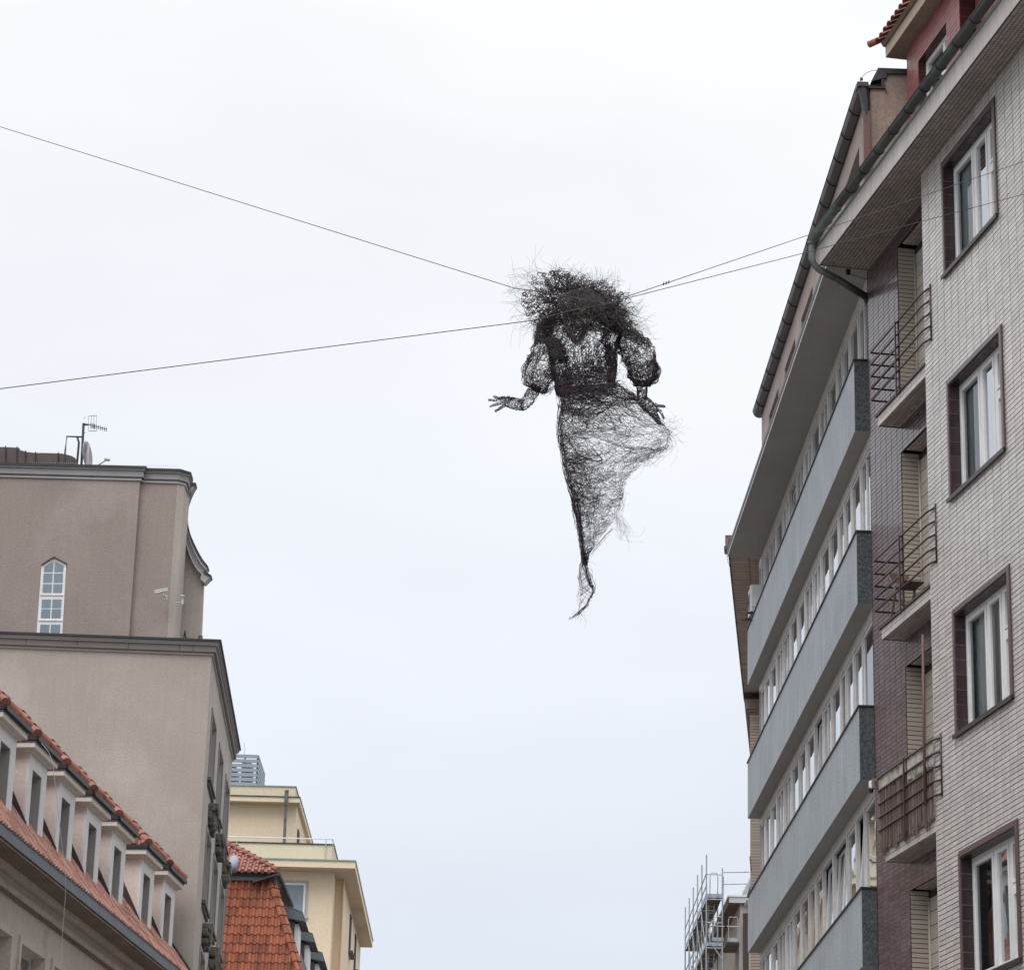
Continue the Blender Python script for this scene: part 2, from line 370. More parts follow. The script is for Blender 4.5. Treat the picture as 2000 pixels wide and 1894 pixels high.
def t_window(zt, x1=.09, x0=-2.06, kind=0):
    zb = zt - WH
    w = MB()   # surround on the face
    w.box(x1, x1 + .07, -.02, .022, zb, zt + .07).box(x0 - .09, x0, -.02, .040, zb, zt + .07).box(x0, x1, -.02, .022, zt, zt + .07)
    wi = w.build('window', 'purple_edge', T, bevel=.008)
    # reveal tiles, one by one : far jamb, near jamb, head
    jm = MB().box(-.012, 0, -.16, .0, .006, .208).mesh('reveal_tile', 'purple_glaze')
    jn = MB().box(0, .012, -.16, .0, .006, .208).mesh('reveal_tile', 'purple_glaze')
    k = 0; z = zb
    MB().box(x1 - .004, x1 + .01, -.16, -.001, zb, zt).box(x0 - .01, x0 + .004, -.16, -.001, zb, zt).box(x0, x1, -.16, -.001, zt - .004, zt + .01).build('reveal_mortar', 'attic', wi)
    while z < zt - .1:
        for me, x in ((jm, x1 - .002), (jn, x0 + .002)):
            o = bpy.data.objects.new('reveal_tile', me); col.objects.link(o); o.parent = wi; o.location = (x, 0, z)
        z += .2142
    hm = MB().box(.005, .21, -.16, 0, -.012, 0).mesh('head_tile', 'purple_glaze')
    for i in range(10):
        o = bpy.data.objects.new('head_tile', hm); col.objects.link(o); o.parent = wi; o.location = (x0 + .005 + i * .2132, 0, zt - .003)
    MB().box(x0 - .09, x1 + .07, -.16, .05, zb - .035, zb + .003).box(x0 - .09, x1 + .07, .045, .058, zb - .06, zb + .004).build('sill', 'sill', wi)
    # frames  (x runs away from the camera; far side is x1)
    y0, y1 = -.215, -.15; XL, XR = x0 + .012, x1 - .014; zt2 = zt - .012; zb2 = zb + .003
    f = frame_mb(XL, XR, y0, y1, zb2, zt2, .065)
    f.box(-.86, -.78, y0, y1 + .0, zb2 + .065, zt2 - .065).box(-1.46, -1.36, y0, y1, zb2 + .065, zt2 - .065)
    f.box(XL + .065, -1.46, y0, y1, zt - .74, zt - .64)
    f.build('frame', 'white_frame', wi, bevel=.006)
    s1 = frame_mb(-.775, XR - .067, y0 + .01, y1 + .012, zb2 + .07, zt2 - .07, .055).build('sash', 'white_frame', wi, bevel=.006)
    s2 = frame_mb(-1.355, -.865, y0 + .01, y1 + .012, zb2 + .07, zt2 - .07, .050).build('sash', 'white_frame', wi, bevel=.006)
    frame_mb(XL + .07, -1.465, y0 + .01, y1 + .012, zb2 + .07, zt - .745, .045).build('sash', 'white_frame', wi, bevel=.006)
    frame_mb(XL + .07, -1.465, y0 + .01, y1 + .012, zt - .635, zt2 - .07, .045).build('sash', 'white_frame', wi, bevel=.006)
    for a, b, c, d, g, tl in ((-.72, XR - .122, zb2 + .125, zt2 - .125, 'glass', .0), (-1.305, -.915, zb2 + .12, zt2 - .12, 'glass' if kind == 1 else 'glass_strong', 0), (XL + .115, -1.51, zb2 + .115, zt - .79, 'glass_strong', 0), (XL + .115, -1.51, zt - .59, zt2 - .115, 'glass', 0)):
        MB().face([(a, -.175, d), (b, -.175, d), (b, -.175, c), (a, -.175, c)]).build('pane', g, wi)
    if kind == 0:
        curtain_mb(-.75, XR, zb, zt, -.245, .012, .10).build('curtain', 'curtain_dark', wi)
        curtain_mb(XL, -.9, zb, zt, -.42, .03, .14).build('curtain', 'curtain_dark', wi)
    elif kind == 1:
        curtain_mb(XL, XR, zb, zt, -.28, .006, .05).build('curtain', 'curtain', wi)
    else:
        curtain_mb(-.6, XR, zb, zt, -.42, .03, .14).build('curtain', 'curtain_dark', wi)
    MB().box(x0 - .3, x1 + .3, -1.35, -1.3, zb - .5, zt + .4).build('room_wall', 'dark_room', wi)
for k, z in enumerate(wtop[:4]): t_window(z, kind=(0, 0, 1, 2)[k])
for z in wtop[:4]:
    o = MB().box(-6.32, -4.32, -.2, -.17, z - WH, z).build('window', 'glass_strong', T)

# niches behind the balconies
for k in range(4):
    zt, zb = ntop[k], nops[k][2]
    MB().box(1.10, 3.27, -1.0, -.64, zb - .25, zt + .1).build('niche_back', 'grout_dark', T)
    # far jamb faced with light tiles
    jt = MB().box(-.010, 0, -.625, -.350, 0, .0585).mesh('jamb_tile', 'beige_tile')
    z = zt - .0585
    while z > zb:
        o = bpy.data.objects.new('jamb_tile', jt); col.objects.link(o); o.parent = T; o.location = (3.268, 0, z); z -= .0705
    MB().box(3.266, 3.30, -.64, -.3445, zb, zt).build('jamb', 'grout_dark', T)
    st = MB().box(2.72, 3.25, -.645, -.632, 0, .196).mesh('surround_tile', 'beige_tile')
    z = zt - .30
    while z > zb:
        o = bpy.data.objects.new('surround_tile', st); col.objects.link(o); o.parent = T; o.location = (0, 0, z); z -= .2085
    MB().tube([(3.235, -.62, zb), (3.235, -.62, zt - .1)], .022, 8).build('bullnose', 'beige_tile', T, smooth=True)
    MB().box(1.10, 2.70, -.66, -.645, zb, zt - .1).build('balcony_door', 'curtain_dark', T)
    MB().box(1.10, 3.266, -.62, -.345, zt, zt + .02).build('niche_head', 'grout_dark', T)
    grid_under(T, 'niche_head_tiles', 'soffit_tile', 1.10, 3.26, -.62, -.345, zt, .2, .066, .010)
    MB().box(2.1, 3.24, -.632, -.56, zb, zb + .12).build('threshold', 'purple_glaze', T)

# balconies
def balcony(zt, worn=False):
    zb = zt - .19
    b = MB().box(XC + .015, 3.34, -.334, -.012, zb, zt - .02).build('balcony', 'grout_dark', T)
    MB().box(XC + .015, 3.42, -.334, .028, zt - .02, zt + .012).build('coping', 'rail' if not worn else 'cornice_brown', b)
    for j in range(2):
        mb = MB()
        for i in range(38):
            mb.box(XC + .02 + i * .06, XC + .02 + i * .06 + .05, -.012, -.002, zb + .004 + j * .086, zb + .080 + j * .086)
        for i in range(6): mb.box(3.338, 3.348, -.33 + i * .054, -.33 + i * .054 + .045, zb + .004 + j * .086, zb + .080 + j * .086)
        mb.build('edge_tiles', 'fascia_tile', b, kind='stuff')
    grid_under(b, 'underside_tiles', 'soffit_tile', XC + .02, 3.34, -.33, -.005, zb, .2, .065, .010)
    zs = [zt + .30 + .2 * i for i in range(5)]
    for z in zs:
        MB().tube([(.74, .018, z - .02), (1.02, .05, z), (3.5, .05, z), (3.515, .035, z), (3.505, -.33, z)], .0155, 6).build('rail', 'rail', b, smooth=True)
    MB().tube([(.74, .018, zs[0] - .06), (.74, .018, zs[-1] + .04)], .014, 6).build('post', 'rail', b, smooth=True)
    MB().box(2.235, 2.262, .055, .075, zt - .1, zs[-1] + .02).build('post', 'rail', b)
    MB().box(2.175, 2.20, .028, .045, zt, zs[-1]).box(2.175, 2.262, .045, .060, zt + .03, zt + .055).build('post', 'rail', b)
    return b
bs_ = [balcony(stop_[k], k == 2) for k in range(4)]
# third balcony: canvas strip, ragged reed screen, pole
b3 = bs_[2]; zt = stop_[2]
mb = MB()
for i in range(46):
    x = 1.05 + i * .053; lo = zt + .78 - .06 * abs(math.sin(i * .5)) - rnd.uniform(0, .03) - (.16 if i < 22 else 0)
    mb.box(x, x + .0535, .024, .032 + .004 * math.sin(i * 1.3), lo, zt + 1.09)
mb.build('canvas_strip', 'cloth', b3)
mb = MB(); mb2 = MB()
for i in range(330):
    x = 1.04 + i * .0074; lo = zt - .11 + .10 * abs(math.sin(i * .05 + 1)) + rnd.uniform(-.03, .12)
    if rnd.random() < .05: lo += .2
    tp = zt + .86 + rnd.uniform(-.04, .05) - (.12 if x < 2.2 else 0)
    lean = rnd.uniform(-.02, .02); y = .033 + rnd.uniform(-.006, .006)
    m_ = mb if rnd.random() < .78 else mb2
    w_ = rnd.uniform(.007, .013)
    m_.prism([(x, y, lo), (x + w_, y, lo - rnd.uniform(0, .03)), (x + w_ + lean, y, tp), (x + lean, y, tp)], (0, .007, 0))
mb.build('reed_screen', 'reed', b3, kind='stuff'); mb2.build('reed_screen', 'cornice_brown', b3, kind='stuff')
MB().tube([(1.28, .085, zt + .22), (1.21, .085, 13.0)], .022, 8).build('pole', 'pipe_brown', b3, smooth=True)

# roof slab, soffit, fascia, gutter
MB().box(XN, 4.77, -11, .484, 20.196, 20.55).build('roof_slab', 'grout_dark', T)
grid_under(T, 'soffit_tiles', 'soffit_tile', -8, 4.765, -.334, .482, 20.196, .064, .0625, .014)
mb = MB()
for i in range(215): mb.box(-8.1 + i * .06, -8.1 + i * .06 + .050, .484, .492, 20.20, 20.535)
mb.build('fascia_tiles', 'fascia_tile', T, kind='stuff')
mb = MB()
for i in range(14): mb.box(4.768, 4.776, -.334 + i * .06, -.334 + i * .06 + .05, 20.20, 20.535)
mb.build('fascia_tiles', 'fascia_tile', T, kind='stuff')
MB().box(XN, 4.80, .30, .515, 20.545, 20.57).build('drip_edge', 'zinc_pale', T)
def gutter(par, name, mat, x0, x1, y, z, r, n=10, capn=True):
    mb = MB(); seg = max(1, int(abs(x1 - x0) / .8)); P = []
    for q in range(n + 1):
        a_ = math.pi + math.pi * q / n; P.append((r * math.cos(a_), r * math.sin(a_)))
    P += [(r * .93 * math.cos(2 * math.pi - math.pi * q / n), r * .93 * math.sin(2 * math.pi - math.pi * q / n)) for q in range(n + 1)]
    mb.prism([(x0, y + p[0], z + p[1]) for p in P], (x1 - x0, 0, 0))
    if capn: mb.prism([(x1, y + p[0], z + p[1]) for p in P[:n + 1]], (.012, 0, 0)); mb.prism([(x0, y + p[0], z + p[1]) for p in P[:n + 1]], (-.012, 0, 0))
    mb.tube([(x0, y + r, z), (x1, y + r, z)], .012, 6)
    return mb.build(name, mat, par)
g1 = gutter(T, 'gutter', 'zinc_dark', -12, 3.3, .585, 20.665, .080)
g2 = gutter(T, 'gutter', 'zinc_green', 3.3, 4.86, .585, 20.665, .080); g2['label'] = 'green patinated end of the gutter'
def straps(par, xs, y, z, r, mat):
    me = MB(); n = 8
    me.tube([(0, y + r * 1.06 * math.cos(math.pi + math.pi * q / n), z + r * 1.06 * math.sin(math.pi + math.pi * q / n)) for q in range(n + 1)], .010, 5)
    me.tube([(0, y - r, z), (0, y + r, z + .03)], .008, 5)
    msh = me.mesh('gutter_strap', mat)
    for x in xs:
        o = bpy.data.objects.new('gutter_strap', msh); col.objects.link(o); o.parent = par; o.location = (x, 0, 0)
straps(T, [-6.6 + .72 * i for i in range(14)], .585, 20.665, .080, 'cap')
straps(T, [3.5 + .5 * i for i in range(3)], .585, 20.665, .080, 'zinc_green')
# outlet and downpipe
dp = MB().tube([(4.80, .60, 20.70), (4.80, .60, 20.58), (4.80, .60, 20.30), (4.80, .57, 20.22), (4.81, .48, 20.14), (4.82, .2, 20.02)], .058, 12).tube([(4.80, .60, 20.60), (4.80, .60, 20.56)], .078, 12).build('downpipe', 'zinc_green', T, smooth=True)
MB().tube([(4.82, .2, 20.02), (4.86, -.32, 19.77)], .061, 12).tube([(4.86, -.32, 19.77), (4.87, -.42, 19.5), (4.87, -.42, 0)], .058, 10).build('downpipe', 'pipe_dark', T, smooth=True)
MB().box(4.785, 4.83, -.05, .02, 20.10, 20.19).tube([(4.80, -.02, 20.12), (4.80, -.34, 20.04)], .006, 5).build('sensor_box', 'black_plastic', T)

# red tiled penthouse set back on the roof
PX1, PZ = 4.53, 24.15
pops = [(2.55, 3.95, 22.1, 23.67), (-.2, 1.93, 21.6, 24.16)]
wall(-8, PX1, -1.25, -1.004, 20.5, PZ, pops).build('penthouse_wall', 'grout_dark', T)
MB().box(-8, PX1 - .01, -6, -1.5, 20.5, PZ).box(PX1 - .2, PX1 - .003, -1.5, -1.25, 20.5, PZ).build('penthouse_core', 'dark_room', T)
tile_field(T, 'penthouse_tile', 'red_tile', -.6, PX1, 22.0, PZ - .002, .27, .0705, .008, pops, -1.004, .010, gz=.010)
wall(-.2, 1.93, -1.45, -1.26, 20.5, PZ, []).build('penthouse_wall', 'grout_dark', T)
tile_field(T, 'penthouse_tile', 'red_tile', -.2, 1.90, 22.6, PZ - .002, .27, .0705, .008, [], -1.262, .010, gz=.010, nmax=60)
jt = MB().box(-.010, 0, -1.25, -1.008, 0, .0605).mesh('penthouse_jamb_tile', 'red_jamb')
for i in range(26):
    for x, y in ((1.932, 0), (3.952, 0)):
        o = bpy.data.objects.new('penthouse_jamb_tile', jt); col.objects.link(o); o.parent = T; o.location = (x, y, 22.3 + i * .0705 - (.52 if x > 3 else 0))
jh = MB().box(0, .06, -1.25, -1.008, -.010, 0).mesh('penthouse_head_tile', 'red_jamb')
for i in range(20):
    o = bpy.data.objects.new('penthouse_head_tile', jh); col.objects.link(o); o.parent = T; o.location = (2.555 + i * .0698, 0, 23.672)
pw_ = frame_mb(2.56, 3.93, -1.20, -1.12, 22.1, 23.655, .085).box(2.98, 3.08, -1.20, -1.12, 22.16, 23.6).build('penthouse_window', 'white_frame', T, bevel=.005)
MB().face([(2.6, -1.16, 23.62), (3.9, -1.16, 23.62), (3.9, -1.16, 22.1), (2.6, -1.16, 22.1)]).build('pane', 'glass_strong', pw_)
curtain_mb(2.6, 3.0, 22.1, 23.6, -1.3).build('curtain', 'curtain', pw_)
MB().box(-8, 4.83, -6.2, -.745, PZ + .004, PZ + .2).build('eave', 'gable', T)
MB().box(-8, 4.835, -.745, -.735, PZ, PZ + .22).box(4.83, 4.84, -6.2, -.735, PZ, PZ + .22).build('eave_fascia', 'yellow_soffit', T)['label'] = 'beige eave board'
MB().prism([(4.85, -.66, PZ + .26), (4.85, -6, PZ + 3.4), (4.85, -6, PZ + .2), (4.85, -.70, PZ + .2)], (-12.8, 0, 0)).build('roof', 'eave_dark', T)
rt = MB(); n = 6; i0 = 0
prof = []
for q in range(n + 1):
    a_ = math.pi * q / n; prof.append((-.085 * math.cos(a_), .055 * math.sin(a_)))
pin = [(p[0] * .82, p[1] * .75 - .002) for p in reversed(prof)]
rt.prism([(p[0], 0, p[1]) for p in prof + pin], (0, -.40, 0))
rtm = rt.mesh('roof_tile', 'clay')
sl = math.atan2(3.14, 5.34)
for j in range(4):
    for i in range(24):
        o = bpy.data.objects.new('roof_tile', rtm); col.objects.link(o); o.parent = T
        o.location = (4.80 - i * .205, -.58 - j * .30, PZ + .27 + j * .30 * math.tan(sl) + rnd.uniform(-.004, .004)); o.rotation_euler = (-sl + .02, rnd.uniform(-.03, .03), rnd.uniform(-.02, .02))
MB().tube([(4.95, -.48, PZ + .27), (4.9, -3.0, PZ + 1.75)], .06, 8).build('verge_tile', 'clay', T, smooth=True)

# ================================================================== GREY BANDED BUILDING
B = root('office_block', (5.527, 43.6, 0), R(90 + 1.254), 'long block with pale grey rendered parapet bands, ribbon windows and a deep grey eave', 'building')
BL = 16.1
bt = [18.735, 15.80, 12.925, 10.055, 7.16, 4.3]
bb = [17.52, 14.61, 11.765, 8.87, 5.98, 3.1]
yw = -.256
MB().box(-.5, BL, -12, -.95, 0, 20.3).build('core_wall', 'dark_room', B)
MB().box(BL - .15, BL, -.95, yw - .002, 0, 20.3).box(-.5, -.2, -.95, -.31, 0, 20.3).build('end_wall', 'attic', B)
for zt, zb in zip(bt, bb):
    p = MB().box(.0, BL, yw - .05, -.002, zb + .008, zt).build('parapet_band', 'band', B)
    MB().box(-.016, -.001, yw - .05, .001, zb + .012, zt - .001).build('end_panel', 'granite', p)
    MB().box(-.04, BL + .02, yw - .05, .022, zt, zt + .028).build('coping', 'cap', p, bevel=.004)
    MB().box(0, BL, yw - .05, 0, zb, zb + .007).build('underside', 'band_under', p)
    MB().box(-.5, BL, yw - .06, yw + .0, zb - .145, zb - .002).box(-.5, -.0, yw - .06, yw, zb - .1, zt).build('lintel', 'grey_frame', p)
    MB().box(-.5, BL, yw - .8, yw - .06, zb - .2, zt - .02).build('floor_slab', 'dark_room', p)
MB().box(-.5, BL, yw - .06, yw, 20.12, 20.298).build('lintel', 'grey_frame', B)
zones = [(18.76, 20.13), (15.83, 17.375), (12.95, 14.465), (10.08, 11.62), (7.19, 8.72), (4.33, 5.83)]
edges = [[.10, 1.27, 2.33, 3.20, 3.92, 5.06, 6.20, 7.35, 8.5, 9.65, 10.8, 11.95, 13.1, 14.25, 15.2, 16.0]]
def ribbon(k, z0, z1):
    E_ = [x + (0 if k < 2 else rnd.uniform(-.06, .06)) for x in edges[0]]
    if k == 3: E_ = [.14, 1.40, 2.30, 3.37, 5.03, 6.35, 7.36, 8.30, 9.45, 10.6, 11.8, 13.0, 14.1, 15.2, 16.0]
    w = MB()
    for i, x in enumerate(E_):
        hw = .042 if i % 2 else .062
        w.box(x - hw, x + hw, yw - .07, yw - .003, z0 - .03, z1 + .0)
    w.box(E_[0], E_[-1], yw - .07, yw - .004, z1 - .035, z1 + .02)
    post = w.build('window_posts', 'grey_frame', B, bevel=.004)
    for i in range(len(E_) - 1):
        a_, b_ = E_[i] + .062, E_[i + 1] - .062
        mullion = (b_ - a_ > .95) and rnd.random() < .35
        tilt = 0
        if k == 3 and i in (1, 3, 4): tilt = rnd.choice((.055, .07))
        if k == 2 and i in (6,): tilt = .05
        if k == 0 and i in (9,): tilt = .05
        f = frame_mb(0, b_ - a_, -.045, 0, 0, z1 - z0 - .04, .048)
        if mullion: f.box((b_ - a_) * .47, (b_ - a_) * .47 + .06, -.045, 0, .055, z1 - z0 - .1)
        wn = f.build('window', 'white_frame' if tilt or rnd.random() < .35 else 'grey_frame', B, bevel=.004)
        wn.location = (a_, yw - .02, z0); wn.rotation_euler = (tilt, 0, 0) if not tilt else (-tilt * 0 + 0, 0, 0)
        wn.matrix_basis = Matrix.Translation(Vector((a_, yw - .02, z0))) @ Matrix.Rotation(tilt, 4, 'X')
        cells = [(.055, b_ - a_ - .055)] if not mullion else [(.055, (b_ - a_) * .47), ((b_ - a_) * .47 + .06, b_ - a_ - .055)]
        for c0, c1 in cells:
            e1, e2 = rnd.uniform(-.002, .002), rnd.uniform(-.002, .002)
            MB().face([(c0, -.022 + e2, z1 - z0 - .09), (c1, -.022 + e1, z1 - z0 - .09), (c1, -.022 + e2, .05), (c0, -.022 + e1, .05)]).build('pane', 'glass_strong' if rnd.random() < .92 else 'glass', wn)
        r_ = rnd.random()
        if r_ < .45: curtain_mb(.02, (b_ - a_) * rnd.uniform(.5, 1), 0, z1 - z0 - .05, -.2, .02, .1).build('curtain', rnd.choice(['curtain', 'curtain', 'curtain_tan', 'curtain_dark']), wn)
        if rnd.random() < .3 or (k in (1, 2) and i == 0):
            x = (b_ - a_) * .93
            MB().prism([(x - .10, .03, .16), (x + .10, .03, .16), (x + .06, .03, .10), (x - .06, .03, .10)], (0, .09, 0)).build('bracket', 'cornice_light', wn)
for k, (a_, b_) in enumerate(zones[:5]): ribbon(k, a_, b_)

# deep eave slab
MB().box(-.5, 15.74, yw - .06, .462, 20.30, 20.41).build('eave_slab', 'band_under', B)
MB().box(-.5, 15.76, .462, .470, 20.295, 20.345).build('eave_edge', 'white_edge', B)
MB().box(-.5, 15.78, .44, .48, 20.345, 20.445).build('eave_flashing', 'cap', B)
# attic storey
aops = [(x, x + 1.75, 21.3, 22.95) for x in (.75, 3.8, 6.87, 9.55, 12.36)]
wall(-.25, 15.45, -.50, -.25, 20.41, 23.5, aops).build('attic_wall', 'attic', B)
MB().box(-.2, 15.4, -6, -1.1, 20.41, 23.4).build('attic_core', 'dark_room', B)
MB().box(15.2, 15.44, -1.1, -.5, 20.41, 23.5).build('attic_wall', 'attic', B)
for a_, b_, c, d in aops:
    f = MB().box(a_, b_, -.50, -.46, c, d).build('attic_opening', 'opening', B)
    me = MB().box(0, .07, -.455, -.43, c, d).mesh('board', 'opening')
    for i in range(17):
        o = bpy.data.objects.new('board', me); col.objects.link(o); o.parent = f; o.location = (a_ + .01 + i * .102, rnd.uniform(-.004, .004), 0)
MB().box(-.25, 15.5, -.6, -.22, 23.5, 23.56).build('attic_eave', 'cap', B)
MB().prism([(-.25, -.1, 23.56), (-.25, -4, 24.6), (-.25, -4, 23.5), (-.25, -.1, 23.5)], (15.8, 0, 0)).build('roof', 'roof_metal', B)
gb = gutter(B, 'gutter', 'zinc_black', -.28, 15.58, -.215, 23.60, .145)
straps(B, [.6 + .95 * i for i in range(16)], -.215, 23.60, .145, 'cap')
# stepped gable wall at the near end
MB().box(-.33, -.08, -.50, -.285, 20.2, 23.5).box(-.33, -.08, -4.2, -.50, 20.2, 23.78).build('gable_wall', 'gable', B)
MB().box(-.37, .25, -.54, -.22, 23.5, 23.535).box(-.375, .25, -.55, -.545, 23.43, 23.5).build('gable_coping', 'cap', B)
MB().box(-.38, -.04, -4.2, -.455, 23.78, 23.875).box(-.37, .3, -.52, -.47, 23.54, 23.86).prism([(-.38, -.42, 23.875), (-.38, -.56, 23.875), (-.38, -.56, 23.70), (-.38, -.30, 23.62)], (.5, 0, 0)).build('gable_coping', 'zinc_black', B)
MB().box(-.42, -.30, -.26, -.15, 20.4, 23.05).build('downpipe', 'pipe_brown', B)
MB().tube([(-.36, -.205, 22.95), (-.36, -.205, 23.2), (-.36, -.16, 23.5)], .062, 10, .095).box(-.47, -.25, -.24, -.05, 23.48, 23.56).build('downpipe_hopper', 'zinc_black', B)
MB().tube([(-.30, -.48, 23.88), (-.30, -.33, 23.86), (-.30, -.22, 23.80), (-.30, -.15, 23.72), (-.30, -.12, 23.6), (-.28, -.08, 23.56)], .005, 5).box(-.32, -.28, -.17, -.125, 23.67, 23.71).build('lightning_wire', 'cable', B)
# air conditioner
ac = root('air_conditioner', (0, 0, 0), 0, 'cream air conditioner on brackets at the far end of the top grey parapet', 'air conditioner')
q = B.matrix_basis @ Vector((15.4, -.09, 18.88)); ac.location = q; ac.rotation_euler = (0, 0, R(1.25)); ac.matrix_basis = Matrix.Translation(q) @ Matrix.Rotation(R(1.25), 4, 'Z')
MB().box(-.12, .12, -.32, .32, 0, .60).build('casing', 'ac', ac, bevel=.02)
mb = MB()
for i in range(7): mb.tube([(-.13, .05 + .22 * math.cos(t_ * .4) * (i + 1) / 7, .29 + .22 * math.sin(t_ * .4) * (i + 1) / 7) for t_ in range(17)], .003, 4)
mb.build('grille', 'steel_dark', ac)
MB().box(-.135, -.12, -.30, -.2, .02, .58).box(-.11, -.02, -.335, -.32, .1, .2).build('side_cover', 'white_edge', ac)
MB().box(-.20, .14, -.27, -.23, -.04, -.0).box(-.20, .14, .21, .25, -.04, 0).box(-.32, .1, -.27, -.24, -.20, -.17).box(-.22, -.19, -.27, -.24, -.18, -.03).build('bracket', 'cap', ac)

# ================================================================== BROWN TILED EAVE BUILDING
c0 = at(1424.5, 1086, 59.6)
C = root('apartment_building', (c0.x, c0.y, 0), R(90 - 6.4), 'apartment building with a brown tiled overhanging eave beyond the grey parapet bands', 'building')
CL = 12.4; cz = c0.z
MB().box(-.05, CL, -9, -.82, 0, cz).build('wall', 'tan_brick', C)
MB().box(0, CL + .2, -3, 0, cz + .012, cz + .26).build('eave_slab', 'brown_plain', C)
mb = MB()
for i in range(58):
    for j, (a_, b_) in enumerate(((-.015, -.40), (-.435, -.80))): mb.box(.0 + i * .2, .168 + i * .2, a_, b_, cz, cz + .014)
mb.build('eave_tiles', 'brown_tile', C, kind='stuff')
MB().box(0, CL, -.005, .02, cz - .02, cz + .28).build('eave_flashing', 'cap', C)
MB().box(.3, .55, -.1, .10, cz + .28, cz + .58).box(.1, .5, .0, .12, cz + .2, cz + .27).build('vent', 'pipe_brown', C)
MB().tube([tuple(C.matrix_basis.inverted() @ at(x, y, 59.9)) for x, y in ((1430, 1046), (1421, 1052), (1418.5, 1075), (1421, 1095), (1426, 1110))], .006, 5).build('lightning_wire', 'alu', C)
MB().box(-.1, CL, -.86, -.80, cz - .5, cz).build('wall_band', 'opening', C)

# ================================================================== TAN BRICK BUILDING WITH CORNICE
d0 = at(1453, 1362, 71.2)
D = root('apartment_building', (d0.x, d0.y, 0), R(90 - 6.4), 'narrow tan brick building with a boxed brown cornice beyond the brown tiled eave', 'building')
DL = 15; dz = d0.z
wx = (D.matrix_basis.inverted() @ at(1465.5, 1420, 71.3)).y
MB().box(.1, DL, -9, wx, 0, dz - .38).build('wall', 'grout_dark', D)
for nm, x0_, x1_, y0_, y1_, a_, b_ in (('cornice', 0, DL, -3, -.03, dz - .30, dz - .03), ('cornice', .04, DL, -3, -.10, dz - .36, dz - .31), ('cornice', .08, DL, -3, -.16, dz - .42, dz - .37)):
    MB().box(x0_, x1_, y0_, y1_, a_, b_).build(nm, 'brown_plain', D)
mb = MB()
for i in range(8): mb.box(-.012, 0, -.05 - i * .085, -.05 - i * .085 - .072, dz - .30, dz - .04)
mb.build('cornice_slats', 'brown_plain', D)
MB().box(-.03, DL, -3, 0, dz - .03, dz + .02).build('coping', 'cap', D)
n_ = 0; me = MB().box(.09, .1, -.30, 0, 0, .064).mesh('brick_tile', 'tan_brick'); me2 = MB().box(.09, .1, -.42, -.31, 0, .064).mesh('brick_tile', 'tan_brick')
z = dz - .50
while z > 12.3:
    for mm_ in (me, me2):
        o = bpy.data.objects.new('brick_tile', mm_); col.objects.link(o); o.parent = D; o.location = (rnd.uniform(0, .002), wx, z)
    z -= .0765
mb = MB(); z = dz - .50
while z > 12.3:
    mb.box(.1, DL, wx, wx + .008, z, z + .064); z -= .0765
mb.build('brick_courses', 'tan_brick', D, kind='stuff')
MB().tube([tuple(D.matrix_basis.inverted() @ at(x, y, 71.0)) for x, y in ((1464.5, 1672), (1465, 1680), (1466.5, 1692), (1467.5, 1700))], .012, 5).build('cable_stub', 'cap', D)

# ================================================================== FAR EAVE BUILDING
YE = 117
e0 = at(1424, 1748, YE); E = root('apartment_building', (e0.x, e0.y, 0), R(90 + .3), 'far building with a wide brown eave and white coping behind the scaffold', 'building')
inv = E.matrix_basis.inverted()
def el(x, y, Y=YE): return inv @ at(x, y, Y)
ez = e0.z; eb = el(1425, 1762).z; yo = el(1459.5, 1748).y
yw2 = el(1446, 1840).y
MB().box(0, 34, -4, 0, eb, ez - .05).build('eave', 'eave_dark', E)
MB().box(-.02, 34, -4, .0, eb - .0, ez - .05).build('eave_fascia', 'cornice_light', E)
MB().box(.01, 34, -4, -.01, eb - .02, eb + .001).build('eave_soffit', 'soffit_brown', E)
MB().box(-.06, 34, -4, .05, ez - .05, ez + .02).build('coping', 'white_edge', E)
MB().box(.15, 34, -6, yw2, 0, eb - .02).build('wall', 'tan_brick', E)
MB().box(.1, .16, yw2 - .35, yw2 - .12, 10, eb - .4).build('window', 'opening', E)
MB().tube([tuple(el(1461, 1756, 116)), tuple(el(1444, 1802, 121))], .07, 8).build('gutter', 'alu', E, smooth=True)
MB().prism([tuple(el(1450, 1745, 119)), tuple(el(1466, 1745, 119)), tuple(el(1468, 1712, 119))], (3, 0, 0)).build('raking_eave', 'cornice_light', E)
MB().tube([tuple(el(1450, 1744, 118.9)), tuple(el(1468, 1710, 118.9))], .05, 6).build('raking_gutter', 'alu', E)
MB().tube([tuple(el(1458, 1756, 118)), tuple(el(1466.5, 1730, 118))], .04, 6).build('aerial_pole', 'cap', E)

# scaffold
s0 = at(1380, 1664, 117); S = root('scaffolding', (s0.x, s0.y, 0), R(90 + .1), 'galvanised tube scaffolding with plank decks in front of the far brown eave', 'scaffolding')
inv_s = S.matrix_basis.inverted(); zt = s0.z; LEN = 12.9
def sl_(x, y, Y=117): return inv_s @ at(x, y, Y)
bay = LEN / 5
wy = sl_(1411, 1695).y   # inner row
me = MB().tube([(0, 0, 0), (0, 0, zt)], .03, 6).mesh('standard', 'galv')
for i in range(6):
    o = bpy.data.objects.new('standard', me); col.objects.link(o); o.parent = S; o.location = (i * bay, 0, rnd.uniform(-.1, .1))
mi = MB().tube([(0, 0, 0), (0, 0, sl_(1411, 1695).z)], .03, 6).mesh('standard', 'galv')
for i in range(6):
    o = bpy.data.objects.new('standard', mi); col.objects.link(o); o.parent = S; o.location = (i * bay, wy, -.5 * (i > 0))
zd = sl_(1395, 1752).z; lift = 2.0
